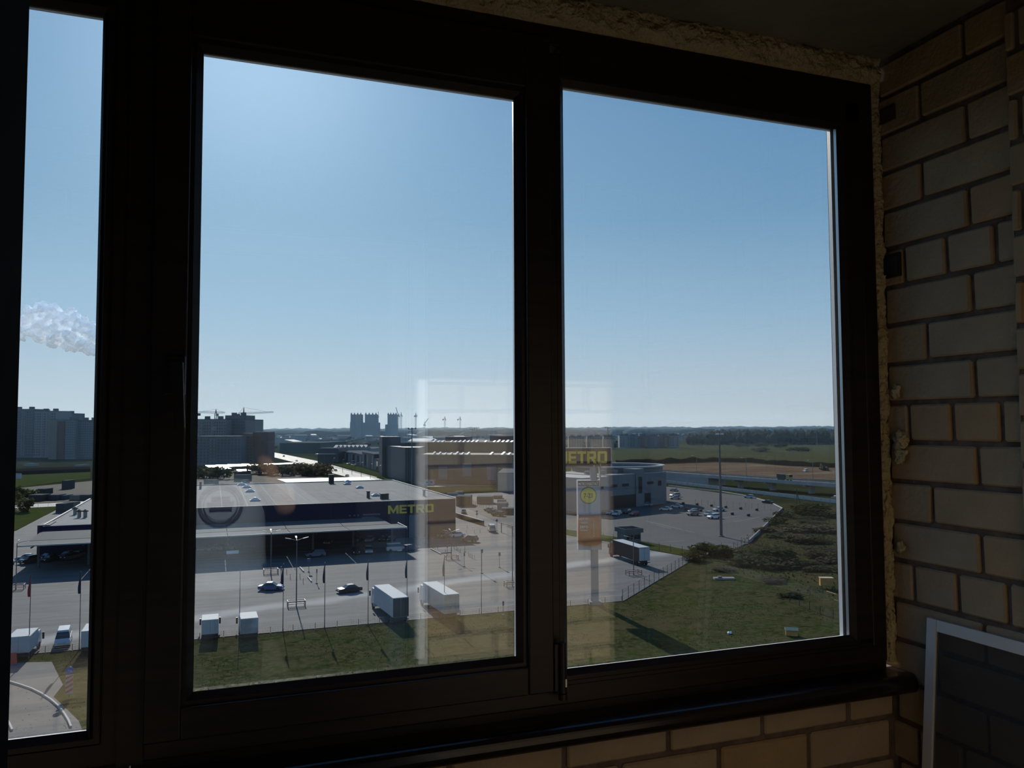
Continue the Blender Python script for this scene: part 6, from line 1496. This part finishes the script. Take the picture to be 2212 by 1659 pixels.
for i in range(260):
    x = rf.uniform(575, 1330); dep = rf.uniform(950, 2500)
    if 600 < x < 850 and dep < 1250: continue
    p = pd(x, dep); w = rf.uniform(4, 14)
    if not free(p.x, p.y, w + 2): continue
    sc.blob((p.x, p.y, GZ + 2), w, w, rf.uniform(3, 6), seed=i, amp=.4, sub=1)
o = sc.build('scattered_trees_foliage', M_TREE, smooth=True); tag(o, 'scattered tree crowns over the hazy plain', 'foliage', kind='stuff')
for i, (x, y) in enumerate(((1645, 976), (1685, 967), (1640, 965), (1725, 975), (1580, 961), (1600, 965))):
    bush(x, y, 14, 5, M_BUSH, 'low dark bush out on the green meadow', group='bushes on the meadow')
# meadow and yard masts
for px, py, ht_, lab in ((1765, 965, 16, 'pale thin mast before the forest'), (890, 1046, 0, None), (1014, 1060, 0, None)):
    if not lab: continue
    p = gp(px, py); t = thing('thin_mast', lab, 'mast', (p.x, p.y, GZ)); MB().tube((0, 0, 0), (0, 0, ht_ + 10), .5, .35, 6).build('mast_tube', M_CONC, t); MB().box(-.9, .9, -.9, .9, 0, 1).build('footing', M_CONC_D, t)
for px, dep, top, lab in ((890, 430, 926, 'thin lamp mast before the shopping centre tower'), (1020, 700, 927, 'floodlight mast above the shopping centre roof'), (1030, 720, 924, 'second floodlight mast above the shopping centre roof'), (1313, 600, 924, 'floodlight mast behind the top sign board')):
    p = pd(px, dep); hh = 30 + ray(px, top).z * dep
    t = thing('light_mast', lab, 'mast', (p.x, p.y, GZ), -YAW)
    MB().tube((0, 0, 0), (0, 0, hh), .45, .22, 8).build('mast_tube', M_POLE, t)
    MB().box(-2.2, 2.2, -.2, .2, hh - .3, hh).build('cross_arm', M_POLE, t)
    for x in (-1.9, 0, 1.9): MB().box(x - .4, x + .4, -.5, .1, hh, hh + .5).build('floodlight', M_POLE, t)
for i in range(7):
    x, y = 700 + i * 20, 1012 + i * 4.6
    p = gp(x, y); t = thing('boulevard_lamp', 'thin dark lamp post along the boulevard', 'lamp', (p.x, p.y, GZ + .2), group='lamps along the boulevard')
    MB().tube((0, 0, 0), (0, 0, 8.5), .14, .09, 6).build('pole', M_POLE, t); MB().bar((0, 0, 8.5), (1.6, 0, 8.9), .12).build('arm', M_POLE, t)
# ------------------------------------------------------------------ cloud
M_CLOUD = bpy.data.materials.new('cloud_white'); M_CLOUD.use_nodes = True
n_, l_ = M_CLOUD.node_tree.nodes, M_CLOUD.node_tree.links
pbc = n_['Principled BSDF']; pbc.inputs['Base Color'].default_value = (0.92, 0.92, 0.92, 1); pbc.inputs['Roughness'].default_value = 1.0; pbc.inputs['Specular IOR Level'].default_value = 0.0
tl = n_.new('ShaderNodeBsdfTranslucent'); tl.inputs['Color'].default_value = (0.33, 0.335, 0.345, 1); mxc = n_.new('ShaderNodeAddShader')
l_.new(pbc.outputs[0], mxc.inputs[0]); l_.new(tl.outputs[0], mxc.inputs[1]); l_.new(mxc.outputs[0], n_['Material Output'].inputs['Surface'])
cm = MB(); rc = random.Random(21); DC = 6000.0
for px, py, r_ in ((95, 672, 22), (75, 682, 20), (58, 695, 17), (115, 680, 22), (135, 690, 22), (155, 695, 22), (175, 705, 22), (195, 715, 22), (215, 725, 24), (100, 705, 24), (130, 718, 26), (160, 730, 25), (190, 745, 22), (70, 715, 18), (50, 715, 14), (85, 725, 16), (115, 738, 15), (215, 755, 20), (48, 730, 9), (150, 745, 16), (235, 740, 26), (88, 662, 12), (110, 664, 12), (150, 676, 12), (180, 690, 10), (65, 672, 12)):
    d = ray(px, py) * DC; q = EYE + d; R_ = r_ * DC / F_PX
    cm.blob(tuple(q), R_, R_ * 1.1, R_ * .85, seed=px * .13, amp=.35, sub=3)
o = cm.build('cloud', M_CLOUD, smooth=True)
md = o.modifiers.new('merge', 'REMESH'); md.mode = 'VOXEL'; md.voxel_size = 7.0
tx = bpy.data.textures.new('cloud_lumps', 'CLOUDS'); tx.noise_scale = 42.0; tx.noise_depth = 4
md = o.modifiers.new('lumps', 'DISPLACE'); md.texture = tx; md.strength = 60.0; md.mid_level = 0.5; md.texture_coords = 'GLOBAL'
tag(o, 'small white cumulus cloud with grey base above the tower blocks', 'cloud')

# ------------------------------------------------------------------ haze over the plain
mh = bpy.data.materials.new('summer_haze'); mh.use_nodes = True
n_, l_ = mh.node_tree.nodes, mh.node_tree.links
n_.clear()
oh = n_.new('ShaderNodeOutputMaterial'); vs = n_.new('ShaderNodeVolumeScatter')
vs.inputs['Color'].default_value = (0.40, 0.68, 1.0, 1); vs.inputs['Density'].default_value = 0.75e-4; vs.inputs['Anisotropy'].default_value = 0.35
l_.new(vs.outputs[0], oh.inputs['Volume'])
hz = MB().box(-4400, 9400, 440, 8900, GZ + 0.5, GZ + 160).build('haze', mh)
tag(hz, 'thin blue summer haze over the distant plain', 'haze', kind='stuff')
